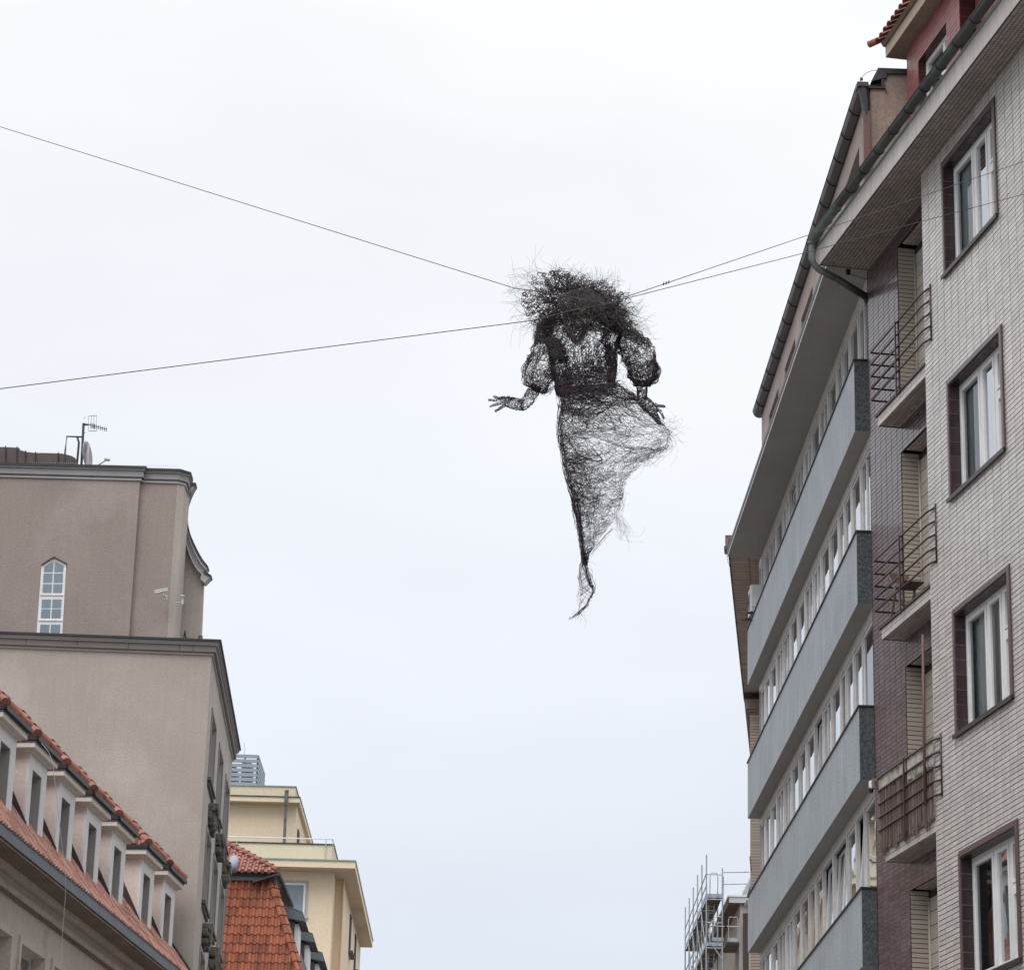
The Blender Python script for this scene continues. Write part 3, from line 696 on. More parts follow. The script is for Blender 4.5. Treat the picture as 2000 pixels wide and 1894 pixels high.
for k in range(3):
    z = zd - k * lift
    for h in (.5, 1.0): MB().tube([(-.05, 0, z + h), (LEN, 0, z + h)], .024, 6).build('guard_rail', 'galv', S)
    for i in range(5):
        for y_ in (-.02, wy / 2):
            MB().box(i * bay + .03, (i + 1) * bay - .03, y_, y_ + wy / 2 + .03, z - .05, z).build('deck_board', 'deck', S)
        MB().tube([(i * bay, 0, z - .08), (i * bay, wy, z - .08)], .025, 6).build('transom', 'galv', S)
    MB().box(-.03, 0, .0, wy, z, z + .15).box(0, LEN, .0, .03, z, z + .15).build('toe_board', 'galv', S)
    MB().tube([(-.02, 0, z + .95), (-.02, wy, z + .95)], .024, 6).build('end_rail', 'galv', S)
    a1 = [(-.1, wy * .2, z), (-.1, wy * .22, z + .9), (-.1, wy * .3, z + 1.0), (-.1, wy * .62, z + 1.0), (-.1, wy * .7, z + .9), (-.1, wy * .7, z)]
    MB().tube(a1, .02, 6).build('hoop_guard', 'galv', S)
for i in range(0, 4):
    MB().tube([(i * bay, .04, zd - 2), ((i + 1) * bay, .04, zd)], .022, 6).tube([(i * bay, .04, zd - 4), ((i + 1) * bay, .04, zd - 2)], .022, 6).build('brace', 'galv', S)
MB().tube([(bay * .3, wy - .05, zd - 2), (0.1, wy - .05, zd + .9)], .02, 6).build('ladder_rail', 'galv', S)
for k in range(2):
    L0, L1 = Vector((bay * 1.0, wy * .3, zd - 2 - 2 * k)), Vector((bay * .5, wy * .3, zd - 2 * k)); w2 = Vector((0, wy * .35, 0)); mb = MB().tube([L0, L1], .025, 5).tube([L0 + w2, L1 + w2], .025, 5)
    for i in range(8): p_ = L0.lerp(L1, (i + .5) / 8); mb.tube([p_, p_ + w2], .02, 5)
    mb.build('ladder', 'alu', S)
# returns: rails from the inner standard to the wall, lower wide platform
y2 = sl_(1464, 1703).y; y3 = sl_(1445, 1838).y
for (x_, y_) in ((1703, 1464), (1726, 1459)):
    p_ = sl_(1411, x_); q_ = sl_(y_, x_ - 1)
    MB().tube([tuple(p_), tuple(q_)], .028, 6).build('end_rail', 'galv', S)
zl = sl_(1415, 1838).z; ya = sl_(1389, 1838).y
for a_, b_ in ((ya, (ya + y3) / 2 + .05), ((ya + y3) / 2 - .05, y3)):
    MB().box(.0, 2.4, a_, b_, zl - .05, zl).build('deck_board', 'deck', S)
    MB().box(-.03, 0, a_ + (-.03), b_ + .03, zl, zl + .16).build('toe_board', 'galv', S)
    MB().tube([(-.05, a_ * .88 + b_ * .12, zl), (-.05, a_ * .87 + b_ * .13, zl + .9), (-.05, a_ * .8 + b_ * .2, zl + 1.0), (-.05, a_ * .25 + b_ * .75, zl + 1.0), (-.05, a_ * .15 + b_ * .85, zl + .9), (-.05, a_ * .15 + b_ * .85, zl)], .02, 6).build('hoop_guard', 'galv', S)
    MB().tube([(-.03, a_, zl + .62), (-.03, b_, zl + .62)], .022, 6).build('end_rail', 'galv', S)
MB().tube([(-.03, y3, 0), (-.03, y3, zl + .95)], .03, 6).build('standard', 'galv', S)
MB().tube([(-.03, ya, zl - .1), (-.03, wy, zl - .75)], .024, 6).build('brace', 'galv', S)
MB().box(.0, 2.4, ya, y3, zl - 2.05, zl - 2.0).build('deck_board', 'deck', S)

# small things on the right-hand buildings
cc = root('security_camera', tuple(T.matrix_basis @ Vector((3.83, .02, 11.36))), R(100), 'white dome security camera by the left end of the ragged balcony screen', 'security camera')
MB().tube([(0, 0, -.05), (0, 0, .075)], .062, 16).build('housing', 'camera_white', cc, smooth=False, bevel=.015)
mb = MB()
for k in range(5):
    pass
bm_ = MB().tube([(-.0, .03, -.105), (0, .03, -.09), (0, .03, -.06), (0, .03, -.03)], .03, 12, .042).build('lens_dome', 'black_plastic', cc, smooth=True)
MB().tube([(0, 0, .03), (-.3, 0, .05)], .018, 6).box(-.12, -.06, -.06, .04, -.06, .09).build('bracket', 'cornice_brown', cc)
ch = root('folding_chair', tuple(T.matrix_basis @ Vector((2.55, -.16, 13.712))), R(100.5), 'weathered wooden folding chair standing on the second balcony from the top', 'chair')
for y_ in (-.15, .14):
    MB().tube([(.48, y_, .74), (-.18, y_, 0)], .017, 6).build('leg', 'cornice_brown', ch)
    MB().tube([(.12, y_, .42), (.42, y_, 0)], .017, 6).build('leg', 'wood', ch)
for i in range(6): MB().box(-.30 + i * .075, -.24 + i * .075, -.15, .15, .40, .418).build('seat_slat', 'rail', ch)
MB().box(.40, .43, -.16, .15, .60, .74).build('back_slat', 'wood', ch)
# ================================================================== DORMER BUILDING (left, near)
Lb = root('terraced_house', (-7.983, 70, 0), R(-90 - 5.704), 'weathered house with a row of pale pink dormers, clay tiles and a zinc gutter', 'building')
# local x = towards the camera (-s), y = towards the street
yn = -.66
lops = [(9.70 + 2.72 * k, 11.6 + 2.72 * k, 9.6, 11.35) for k in range(0, 8)] + [(9.7 - 2.72 * k, 11.6 - 2.72 * k, 9.6, 11.35) for k in (1, 2, 3, 4)]
wall(-2.75, 40, yn - .35, yn, 0, 12.62, lops).build('wall', 'old_wall', Lb)
MB().box(-2.7, 40, -9, yn - .35, 0, 12.6).build('core_wall', 'old_wall', Lb)
for a_, b_, c, d in lops:
    w_ = frame_mb(a_ + .02, b_ - .02, yn - .3, yn - .24, c, d, .07).build('window', 'grey_frame', Lb)
    MB().box(a_ + .08, b_ - .08, yn - .28, yn - .27, c, d - .05).build('pane', 'glass_strong', w_)
    frame_mb(a_ - .16, b_ + .16, yn, yn + .05, c - .2, d + .16, .15).build('architrave', 'old_wall', w_)
MB().box(-2.75, 40, yn, yn + .06, 12.10, 12.155).build('string_course', 'eave_dark', Lb)
MB().box(-2.75, 40, yn, yn + .12, 12.16, 12.27).build('string_course', 'old_wall', Lb)
MB().box(-2.75, 40, yn, yn + .20, 12.50, 12.63).build('cornice', 'old_wall', Lb)
MB().box(-2.75, 40, yn - .02, -.02, 12.632, 12.70).build('soffit', 'eave_dark', Lb)
me = MB().box(.006, 1.494, -.03, .0, 0, .235).box(.006, 1.494, -.08, .014, .225, .245).mesh('gutter_fascia', 'zinc_blue')
for i in range(28):
    o = bpy.data.objects.new('gutter_fascia', me); col.objects.link(o); o.parent = Lb; o.location = (-2.75 + i * 1.5, rnd.uniform(-.003, .003), 12.665)
sl = math.atan2(.66, .5)
MB().prism([(-2.75, -.02, 12.86), (-2.75, -1.75, 12.86 + 1.73 * math.tan(sl)), (-2.75, -9, 12.86 + 1.73 * math.tan(sl)), (-2.75, -9, 12.6), (-2.75, -.02, 12.6)], (42.75, 0, 0)).build('roof', 'eave_dark', Lb)
prof = [(-.098, -.01), (-.085, .045), (-.045, .075), (-.01, .045), (.005, -.005), (.09, -.01)]
rt = MB().prism([(p[0], 0, p[1]) for p in prof] + [(p[0], 0, p[1] - .014) for p in reversed(prof)], (0, -.40, 0)); rtm = rt.mesh('roof_tile', 'clay_pink')
cand = []
for j in range(6):
    for i in range(190):
        x = -2.5 + i * .208; y = .0 - j * .33 * math.cos(sl); z = 12.885 + j * .33 * math.sin(sl)
        cand.append((x, y, z, j))
rest = MB()
vis = sorted([(dist_vis(Lb, c[:3])[0], c) for c in cand if dist_vis(Lb, c[:3])[1]])
vs = set(c for _, c in vis[:290])
for c in cand:
    if c in vs:
        o = bpy.data.objects.new('roof_tile', rtm); col.objects.link(o); o.parent = Lb; o.location = c[:3]; o.rotation_euler = (-sl + rnd.uniform(0, .04), rnd.uniform(-.04, .04), rnd.uniform(-.03, .03))
    elif c[0] < 34:
        i0 = len(rest.v); mt = Matrix.Translation(Vector(c[:3])) @ Matrix.Rotation(-sl, 4, 'X')
        rest.v += [tuple(mt @ Vector(v)) for v in rt.v]; rest.f += [tuple(i0 + q for q in f) for f in rt.f]
rest.build('roof_tiles', 'clay_pink', Lb, kind='stuff')
MB().prism([(-2.62, .0, 12.9), (-2.62, -1.8, 12.9 + 1.8 * math.tan(sl)), (-2.62, -1.8, 13.08 + 1.8 * math.tan(sl)), (-2.62, .02, 13.05)], (-.16, 0, 0)).prism([(-2.40, .0, 12.9), (-2.40, -1.8, 12.9 + 1.8 * math.tan(sl)), (-2.40, -1.8, 12.98 + 1.8 * math.tan(sl)), (-2.40, .02, 12.97)], (-.10, 0, 0)).build('verge_flashing', 'zinc_black', Lb)
# dormers
hipn = MB().prism([(.075 * math.cos(math.pi * q / 6), 0, .07 * math.sin(math.pi * q / 6)) for q in range(7)], (0, -.27, 0)).mesh('hip_tile', 'clay')
near = [.76, -1.77, -4.97, -7.52, -10.04, -12.57, -15.1, -17.6, -20.2]
for k, s_ in enumerate(near):
    w_ = 1.44; x1, x0 = -s_, -s_ - w_           # x1 is nearer the camera
    y0 = -.5; zt = 15.12; zb = 13.42
    d = MB()
    for a_, b_, c, e_ in strips(x0, x1, zb, zt, [(x0 + .40, x1 - .29, 13.55, 14.83)]): d.box(a_, b_, y0 - .2, y0, c, e_)
    d.box(x0 + .012, x0 + .1, -2.3, y0 - .2, zb, zt).box(x0 + .1, x1 - .1, -2.3, -1.0, zb, zt)
    do = d.build('dormer', 'dormer_white', Lb)
    MB().box(x1 - .1, x1 + .002, -2.3, y0 - .05, zb - .3, zt).build('cheek', 'pink', do)
    MB().box(x1 - .11, x1 + .004, y0 - .05, y0 + .001, zb, zt).build('corner_strip', 'dormer_white', do)
    wx0, wx1 = x0 + .40, x1 - .29
    MB().box(wx0 - .001, wx0 + .008, y0 - .22, y0 - .012, 13.55, 14.83).box(wx0, wx1, y0 - .22, y0 - .012, 14.822, 14.832).build('reveal', 'jamb_grey', do)
    f = frame_mb(wx0, wx1, y0 - .28, y0 - .22, 13.55, 14.83, .05).build('window', 'grey_frame', do)
    MB().box(wx0 + .04, wx1 - .04, y0 - .27, y0 - .26, 13.6, 14.8).build('pane', 'glass_strong', do)
    MB().box(wx0 - .1, wx1 + .05, y0 - .1, y0 + .06, 13.515, 13.55).build('sill', 'cap', do)
    MB().box(x0 - .02, x1 + .03, y0 - .05, y0 + .04, zb - .06, zb + .03).prism([(x1 + .004, y0 + .04, 13.46), (x1 + .004, -1.5, 13.46 + 1.54 * 1.32 - .3), (x1 + .004, -1.5, 13.46 + 1.54 * 1.32 + .22), (x1 + .004, y0 + .04, 13.66)], (.05, 0, 0)).build('flashing', 'pipe_dark', do)
    # cornice in two steps, gutter
    MB().box(x0 - .12, x1 + .11, -2.35, y0 + .06, zt - .0, zt + .05).build('cornice', 'cream_cornice', do)
    MB().box(x0 - .25, x1 + .24, -2.4, y0 + .145, zt + .05, zt + .165).build('cornice', 'cream_cornice', do, bevel=.01)
    MB().box(x0 - .27, x1 + .26, -2.42, y0 + .165, zt + .165, zt + .19).build('cornice_flashing', 'zinc_blue', do)
    MB().box(x0 - .29, x1 + .28, y0 + .16, y0 + .225, zt + .20, zt + .285).box(x1 + .22, x1 + .28, -2.42, y0 + .225, zt + .20, zt + .285).box(x0 - .29, x0 - .22, -2.42, y0 + .225, zt + .20, zt + .285).build('gutter', 'cap', do)
    # hipped roof
    ez_ = zt + .285; xa, xb = x0 - .22, x1 + .22; ya = y0 + .17; P = Vector(((xa + xb) / 2, ya - .76, ez_ + .78)); Q = Vector((P.x, -2.5, ez_ + .78))
    rf = MB().face([(xb, ya, ez_), (xa, ya, ez_), tuple(P)]).face([(xb, ya, ez_), tuple(P), tuple(Q), (xb, -2.5, ez_)]).face([(xa, ya, ez_), (xa, -2.5, ez_), tuple(Q), tuple(P)]).face([(xa, -2.5, ez_), (xb, -2.5, ez_), tuple(Q)]).face([(xa, ya, ez_), (xb, ya, ez_), (xb, -2.5, ez_), (xa, -2.5, ez_)]).build('roof', 'clay', do)
    # near slope tiles and hip tiles
    for (A_, nn_) in ((Vector((xb, ya, ez_)), 5), (Vector((xa, ya, ez_)), 5)):
        dv = (P - A_)
        for i in range(4):
            p_ = A_ + dv * (i / 4) + Vector((0, 0, .05)); q_ = A_ + dv * ((i + 1.12) / 4) + Vector((0, 0, .035))
            MB().tube([p_, q_], .115, 10, .085).build('hip_tile', 'clay', do)
    n1 = ((P - Vector((xb, ya, ez_))).cross(Q - P)).normalized()
    tl = MB()
    for j in range(4):
        for i in range(8):
            yy = ya - .12 - i * .24; fr_ = j / 4.2
            if yy > ya - .76 * (j + .6) / 4: continue
            xx = xb + (P.x - xb) * fr_; zz = ez_ + .80 * fr_
            tl.tube([(xx + .03, yy, zz + .0), (xx + (P.x - xb) * .27, yy, zz + .80 * .27)], .075, 6)
    tl.build('slope_tiles', 'clay', do)
    for i in range(3):
        o = bpy.data.objects.new('ridge_tile', hipn); col.objects.link(o); o.parent = do; o.location = (P.x, P.y + .06 - i * .26, P.z + .02)
cb = MB().tube([at(x, y, 57.5) for x, y in ((79, 1449), (95, 1468), (103, 1488), (105.5, 1510), (110, 1550), (118, 1625), (126, 1690), (129, 1722), (127, 1760), (122, 1822), (119, 1900))], .006, 5).build('hanging_cable', 'alu')
tag(cb, 'thin pale cable hanging down across the dormers and gutter at left', 'cable')

# ================================================================== TAN BUILDING
K = 73 / 70
N0 = Vector((-7.47254669 * K, 73, 0))
G = root('office_building', tuple(N0), R(-90 + 2.22), 'large tan rendered building with a set-back brown upper block and grey cornices', 'building')
def kz(z): return CZ + (z - CZ) * K
# local x = -s, y = towards the street, front face at x = 0
SL = 12.1
tops = [(kz(19.52), kz(17.83)), (kz(16.60), kz(14.82)), (kz(13.60), kz(11.75))]
scs = [[1.42, 5.15, 8.85], [2.05, 5.55, 9.25], [2.3, 5.7, 9.4]]
gops = []
for r_, (zt, zb) in enumerate(tops):
    for s_ in scs[r_]:
        gops.append((-(s_ + 1.85) * K, -s_ * K, zb, zt))
zc = kz(20.67)
wall(-SL, 0, -.4, 0, 0, zc, gops).build('wall', 'tan_low', G)
MB().box(-SL, -.001, -30, -.4, 0, zc).build('wall', 'tan_low', G)
orn = [gops[3], gops[4], gops[5], gops[6], gops[7], gops[8]]
for q, (a_, b_, c, d) in enumerate(gops):
    w_ = frame_mb(a_ - .12, b_ + .12, -.0, .035, c, d + .14, .12).build('window', 'cornice_grey', G)
    MB().box(a_, b_, -.30, -.27, c, d).build('pane', 'glass_strong', w_)
    frame_mb(a_, b_, -.27, -.2, c, d, .09).box((a_ + b_) / 2 - .05, (a_ + b_) / 2 + .05, -.27, -.2, c, d).box(a_, b_, -.27, -.2, d - .6, d - .52).build('frame', 'cornice_grey', w_)
    MB().box(a_ - .22, b_ + .22, -.05, .10, c - .09, c).box(a_ - .16, b_ + .16, -.05, .06, c - .20, c - .14).build('sill', 'ornament', w_)
    if q >= 3:
        xm = (a_ + b_) / 2; og = MB(); rr = random.Random(q)
        for i in range(26):
            x = xm + rr.uniform(-.62, .62) * (1 - .3 * abs(i % 3 - 1)); z = d + .34 + rr.uniform(-.10, .42); h = rr.uniform(.06, .16)
            og.box(x - h, x + h, -.02, rr.uniform(.10, .26), z - h * rr.uniform(.5, 1), z + h)
        og.box(xm - .55, xm + .55, -.02, .16, d + .28, d + .42)
        og.build('carved_ornament', 'ornament', w_, bevel=.03)
# cornice of the lower block: separate panels along the front, one run along the side
def cornice_run(par, segs, axis, z0, prof, name):
    pass
CP = [(zc, zc + .05, .05, 'cornice_light'), (zc + .05, zc + .07, .10, 'cornice_brown'), (zc + .07, zc + .24, .12, 'cornice_brown'), (zc + .24, zc + .27, .17, 'cornice_light'), (zc + .27, zc + .33, .20, 'cornice_grey'), (zc + .33, zc + .385, .25, 'cap')]
y_ = -30
for z0_, z1_, o_, mt in CP:
    if mt == 'cornice_brown' and z1_ - z0_ > .1:
        yy = o_; i = 0
        while yy > -12:
            ww = (1.34, .36, 1.34, 1.34, 1.34)[min(i, 4)] if i else .6
            MB().box(0, o_, yy - ww + .006, yy - .006, z0_, z1_).build('cornice_panel', mt, G); yy -= ww; i += 1
        MB().box(0, o_ - .02, -30, o_ - .02, z0_, z1_).build('cornice', 'cap', G)
    else: MB().box(0, o_, -30, o_, z0_, z1_).build('cornice', mt, G)
    for i in range(9): MB().box(-SL + i * SL / 9 - .0, -SL + (i + 1) * SL / 9 - .008, 0, o_, z0_, z1_).build('cornice', mt, G)
MB().box(-SL, 0, -30, 0, zc + .0, zc + .3).build('roof_deck', 'cap', G)
# upper block in world coordinates
def wb(mb, name, mat, **k): return mb.build(name, mat, G, world=True, **k)
zU = 27.30
wb(MB().box(-26, -10.41, 76.0, 78.0, 21.5, zU), 'upper_wall', 'tan_up')
def plan(o_, z0_, z1_):
    pts = [(-10.42, 76.16 - o_), (-9.38 + .41 * o_, 76.16 - o_), (-9.20 + o_, 76.30 - .3 * o_), (-9.20 + o_, 76.62 + o_), (-9.2, 77.7), (-10.42, 77.7)]
    return MB().prism([(x, y, z0_) for x, y in pts], (0, 0, z1_ - z0_))
wb(plan(0, 21.5, zU), 'upper_wall', 'tan_up')
wb(MB().prism([(-9.383, 76.152, 21.5), (-9.198, 76.292, 21.5), (-9.192, 76.30, 21.5), (-9.192, 77.6, 21.5), (-9.3, 77.6, 21.5)], (0, 0, zU - 21.5)), 'upper_side_lit', 'tan_low')  # lighter render puts the open street's skylight into this face's colour
for z0_, z1_, o_, mt in ((0, .05, .05, 'cornice_light'), (.05, .09, .03, 'cornice_grey'), (.09, .27, .10, 'cornice_grey'), (.27, .30, .15, 'cornice_light'), (.30, .385, .18, 'cap')):
    wb(MB().box(-26, -10.41 + o_, 76 - o_, 78.0, zU + z0_, zU + z1_), 'cornice', mt)
    wb(plan(o_, zU + z0_, zU + z1_ - .001), 'cornice', mt)
# curved gable
def gp(x, y, Y=77.9): return at(x * .2772, 780 + y * .2772, Y)
oc = [(1375, 590), (1370, 605), (1352, 640), (1335, 680), (1321, 720), (1315, 760), (1313, 810), (1318, 860), (1329, 910), (1345, 960), (1366, 1010), (1390, 1060), (1410, 1097), (1430, 1130), (1466, 1175)]
ic = [(1350, 612), (1335, 640), (1318, 680), (1306, 720), (1299, 760), (1296, 810), (1298, 860), (1303, 930), (1306, 985), (1318, 1045), (1336, 1100), (1354, 1140), (1372, 1172), (1388, 1198), (1425, 1235)]
pw = [gp(*p) for p in ic] + [gp(1433, 1290), gp(1412, 1760), gp(1225, 1760), gp(1262, 590)]
wb(MB().prism(pw, (0, .3, 0)), 'curved_gable', 'tan_low')
mb = MB()
for k in range(len(oc) - 1):
    mb.prism([gp(*oc[k], 77.7), gp(*oc[k + 1], 77.7), gp(*ic[k + 1], 77.7), gp(*ic[k], 77.7)], (0, .45, 0))
wb(mb, 'gable_cornice', 'cornice_grey')
for fr_, ww, mt in ((0.0, .10, 'cap'), (.30, .09, 'cornice_light'), (.88, .12, 'cornice_light')):
    mb = MB()
    for k in range(len(oc) - 1):
        def lp(i, f_): a_, b_ = Vector(oc[i]), Vector(ic[i]); c_ = a_.lerp(b_, f_); return gp(c_.x, c_.y, 77.66)
        mb.prism([lp(k, fr_ - .02), lp(k + 1, fr_ - .02), lp(k + 1, fr_ + ww), lp(k, fr_ + ww)], (0, .4, 0))
    wb(mb, 'gable_moulding', mt)
a_ = gp(1300, 660, 77.65); b_ = gp(1378, 598, 77.65)
wb(MB().prism([gp(1296, 660, 77.65), gp(1296, 596, 77.65), gp(1378, 598, 77.65), gp(1340, 662, 77.65)], (0, .4, 0)), 'gable_cornice', 'cornice_grey')
wb(MB().prism([gp(1296, 598, 77.6), gp(1296, 584, 77.6), gp(1380, 585, 77.6), gp(1379, 600, 77.6)], (0, .4, 0)), 'gable_coping', 'cap')
wb(MB().prism([gp(1436, 1203, 77.6), gp(1490, 1238, 77.6), gp(1486, 1248, 77.6), gp(1434, 1218, 77.6)], (0, .4, 0)), 'gable_coping', 'cap')
wb(MB().prism([gp(1415, 1240, 77.65), gp(1436, 1216, 77.65), gp(1484, 1247, 77.65), gp(1440, 1290, 77.65), gp(1413, 1268, 77.65)], (0, .4, 0)), 'gable_cornice', 'cornice_light')
# curved parapet of sheet metal on the roof
tops_ = [(-60, 333), (40, 335), (135, 340), (142, 356), (190, 370), (250, 376), (330, 377), (430, 380), (470, 388), (505, 398), (530, 412), (538, 425)]
for k in range(len(tops_) - 1):
    a_, b_ = tops_[k], tops_[k + 1]
    wb(MB().prism([gp(a_[0], a_[1], 78.2), gp(b_[0], b_[1], 78.2), gp(b_[0], 500, 78.2), gp(a_[0], 500, 78.2)], (0, 2.5, 0)), 'roof_sheet', 'roof_metal')
for x in (40, 120, 180, 250, 410, 455):
    ty = np.interp(x, [p[0] for p in tops_], [p[1] for p in tops_])
    wb(MB().tube([gp(x, ty - 8, 78.15), gp(x - 2, 500, 78.15)], .016, 5), 'standing_seam', 'cap')
mb = MB()
for i in range(34): mb.tube([gp(50 + i * 15, 462, 76.1), gp(48 + i * 15 + rnd.uniform(-2, 2), 444 + rnd.uniform(-3, 3), 76.1)], .004, 4)
wb(mb, 'bird_spikes', 'alu', kind='stuff')
mb = MB()
for i in range(34): mb.tube([gp(790 + i * 14, 478, 76.1), gp(788 + i * 14 + rnd.uniform(-2, 2), 458 + rnd.uniform(-3, 3), 76.1)], .003, 4)
wb(mb, 'bird_spikes', 'alu', kind='stuff')
# pointed stair window with three panels
def up(x, y, Y=76.0): return at(x * .2772, 780 + y * .2772, Y)
wz = [(293, 1163), (380, 1118), (467, 1155), (436, 1700), (254, 1700)]
pwn = wb(MB().prism([up(*p, 75.985) for p in wz], (0, .05, 0)), 'window', 'white_frame')
rowsp = [((1215, 1130), 1), ((1290, 1225), 0), ((1362, 1300), 0), ((1468, 1408), 0), ((1540, 1476), 0), ((1650, 1585), 0), ((1700, 1660), 0)]
def inner(y):   # left, centre, right of the glazing at height y
    f_ = (y - 1163) / (1700 - 1163); return 311 - 34 * f_, 380 - 33 * f_, 447 - 28 * f_
for (yb, yt), tp in rowsp:
    l0, c0_, r0_ = inner(yb); l1, c1_, r1_ = inner(yt)
    if tp:
        q1 = [(l0, yb), (c0_ - 5, yb), (c1_ - 4, 1137), (l1, 1178)]; q2 = [(c0_ + 5, yb), (r0_, yb), (r1_, 1172), (c1_ + 5, 1137)]
    else:
        q1 = [(l0, yb), (c0_ - 5, yb), (c1_ - 5, yt), (l1, yt)]; q2 = [(c0_ + 5, yb), (r0_, yb), (r1_, yt), (c1_ + 5, yt)]
    for q_ in (q1, q2):
        mb = MB().face([up(*p, 75.978) for p in q_]); mb.v = [tuple(G.matrix_basis.inverted() @ Vector(v)) for v in mb.v]
        mb.build('pane', 'pane_blue', pwn)
for yl in (1375, 1555):
    l0, c0_, r0_ = inner(yl); mb = MB().prism([up(l0 - 14, yl + 3, 75.96), up(r0_ + 10, yl + 5, 75.96), up(r0_ + 10, yl - 6, 75.96), up(l0 - 14, yl - 8, 75.96)], (0, .04, 0)); mb.v = [tuple(G.matrix_basis.inverted() @ Vector(v)) for v in mb.v]; mb.build('transom', 'white_frame', pwn)
mb = MB().prism([up(288, 1160, 75.93), up(380, 1103, 75.93), up(380, 1112, 75.93), up(292, 1166, 75.93)], (0, .07, 0)).prism([up(380, 1103, 75.93), up(470, 1152, 75.93), up(467, 1158, 75.93), up(380, 1112, 75.93)], (0, .07, 0))
mb.v = [tuple(G.matrix_basis.inverted() @ Vector(v)) for v in mb.v]; mb.build('hood', 'roof_metal', pwn)
# things on the tan building
def cctv(name, x, y, Y, s, lab, flip):
    c = root(name, tuple(up(x, y, Y)), 0, lab, 'security camera'); c.scale = (.66, .66, .66); c['group'] = 'security cameras on the brown upper block'
    if not flip:
        MB().prism([(-.28 * s, 0, -.02), (-.24 * s, 0, -.10), (.26 * s, 0, .03), (.26 * s, 0, .12)], (0, .12, 0)).build('housing', 'camera_white', c, bevel=.01)
        MB().prism([(-.30 * s, -.02, .02), (-.28 * s, -.02, -.02), (.27 * s, -.02, .12), (.26 * s, -.02, .155)], (0, .16, 0)).build('hood', 'camera_white', c)
        MB().tube([(.08, .06, .0), (.10, .06, -.15), (.2, .1, -.2), (.2, .2, -.2)], .025, 8).box(.14, .26, .14, .2, -.3, -.12).build('bracket', 'alu', c)
    else:
        MB().tube([(.02, .05, -.02), (.02, .0, .10)], .055, 10, .10).build('housing', 'camera_white', c)
        MB().tube([(.02, .05, 0), (.03, .08, -.15), (-.2, .12, -.2)], .022, 8).box(.0, .08, .02, .12, -.28, -.04).build('bracket', 'alu', c)
cctv('security_camera', 1135, 1350, 75.6, 1.0, 'white box security camera on the brown upper wall, left of the corner', False)
cctv('security_camera', 1280, 1395, 75.9, 1.0, 'small white security camera seen from behind at the corner of the brown upper block', True)
an = root('roof_aerial', tuple(up(575, 470, 77.5)), 0, 'dark steel mast with a yagi television aerial above the tan building', 'aerial')
def ab(mb, name, mat, **k): return mb.build(name, mat, an, world=True, **k)
A_ = lambda x, y: at(x / 9.0045, 800 + y / 9.0045, 77.5)
ab(MB().tube([A_(1430, 1000), A_(1470, 240)], .036, 8), 'mast', 'steel_dark')
ab(MB().tube([A_(1120, 1000), A_(1130, 900), A_(1150, 700), A_(1175, 470), A_(1450, 480)], .026, 6), 'frame', 'steel_dark')
ab(MB().tube([A_(1350, 1000), A_(1372, 760), A_(1388, 580), A_(1362, 490)], .034, 6), 'frame', 'steel_dark')
ab(MB().tube([A_(1470, 240), A_(1560, 262), A_(1870, 345)], .012, 5).tube([A_(1480, 265), A_(1560, 262)], .028, 6), 'boom', 'steel_dark')
for i in range(9):
    x = 1600 + i * 34; yc = 268 + (x - 1560) * .26; h = 42 - i * .5
    ab(MB().tube([A_(x, yc - h), A_(x, yc + h)], .010 if i > 2 else .016, 5), 'element', 'steel_dark')
mb = MB()
for x in (1557, 1605, 1652, 1698): mb.tube([A_(x, 108), A_(x, 375)], .007, 4)
mb.tube([A_(1555, 112), A_(1702, 100)], .012, 4).tube([A_(1555, 378), A_(1702, 372)], .012, 4)
ab(mb, 'reflector', 'alu')
ab(MB().tube([A_(1470, 160), A_(1512, 122)], .008, 4).tube([A_(1470, 420), A_(1512, 392)], .008, 4), 'stub', 'alu')
sdh = root('satellite_dish', tuple(A_(1545, 990)), 0, 'large satellite dish seen edge-on behind the cornice, beside the aerial mast', 'satellite dish')
cen = A_(1545, 800); ax = (A_(1900, 860) - A_(1545, 800)); ax = Vector((.965, -.22, .10)).normalized()
u_ = Vector((-.08, .1, 1)).normalized(); v_ = ax.cross(u_).normalized(); u_ = v_.cross(ax).normalized()
mb = MB(); rings, seg_ = 5, 28; Rr = (A_(1545, 545) - A_(1580, 1030)).length / 2
for i in range(rings + 1):
    rr = Rr * i / rings
    for q in range(seg_):
        t_ = 2 * math.pi * q / seg_; mb.v.append(tuple(cen + u_ * rr * math.cos(t_) + v_ * rr * math.sin(t_) * .92 + ax * (rr * rr / Rr * .22 - .11)))
for i in range(rings):
    for q in range(seg_):
        j = (q + 1) % seg_; mb.f.append((i * seg_ + q, i * seg_ + j, (i + 1) * seg_ + j, (i + 1) * seg_ + q))
o = mb.build('reflector', 'dish', sdh, world=True, smooth=True); so = o.modifiers.new('thick', 'SOLIDIFY'); so.thickness = .02
MB().tube([A_(1650, 1005), A_(1735, 965), A_(1850, 895)], .024, 6).build('feed_arm', 'alu', sdh, world=True)
MB().tube([A_(1840, 870), A_(1930, 885)], .045, 8).build('feed_horn', 'cornice_light', sdh, world=True)
MB().box(-.05, .0, -.05, .05, -.1, .62).build('mount', 'alu', sdh)
MB().tube([up(1412, 1700, 77.5), up(1414, 1665, 77.5)], .05, 8, .065).box(*[0, 0.001, 0, .001, 0, .001]).build('roof_vent', 'zinc_blue', G, world=True)
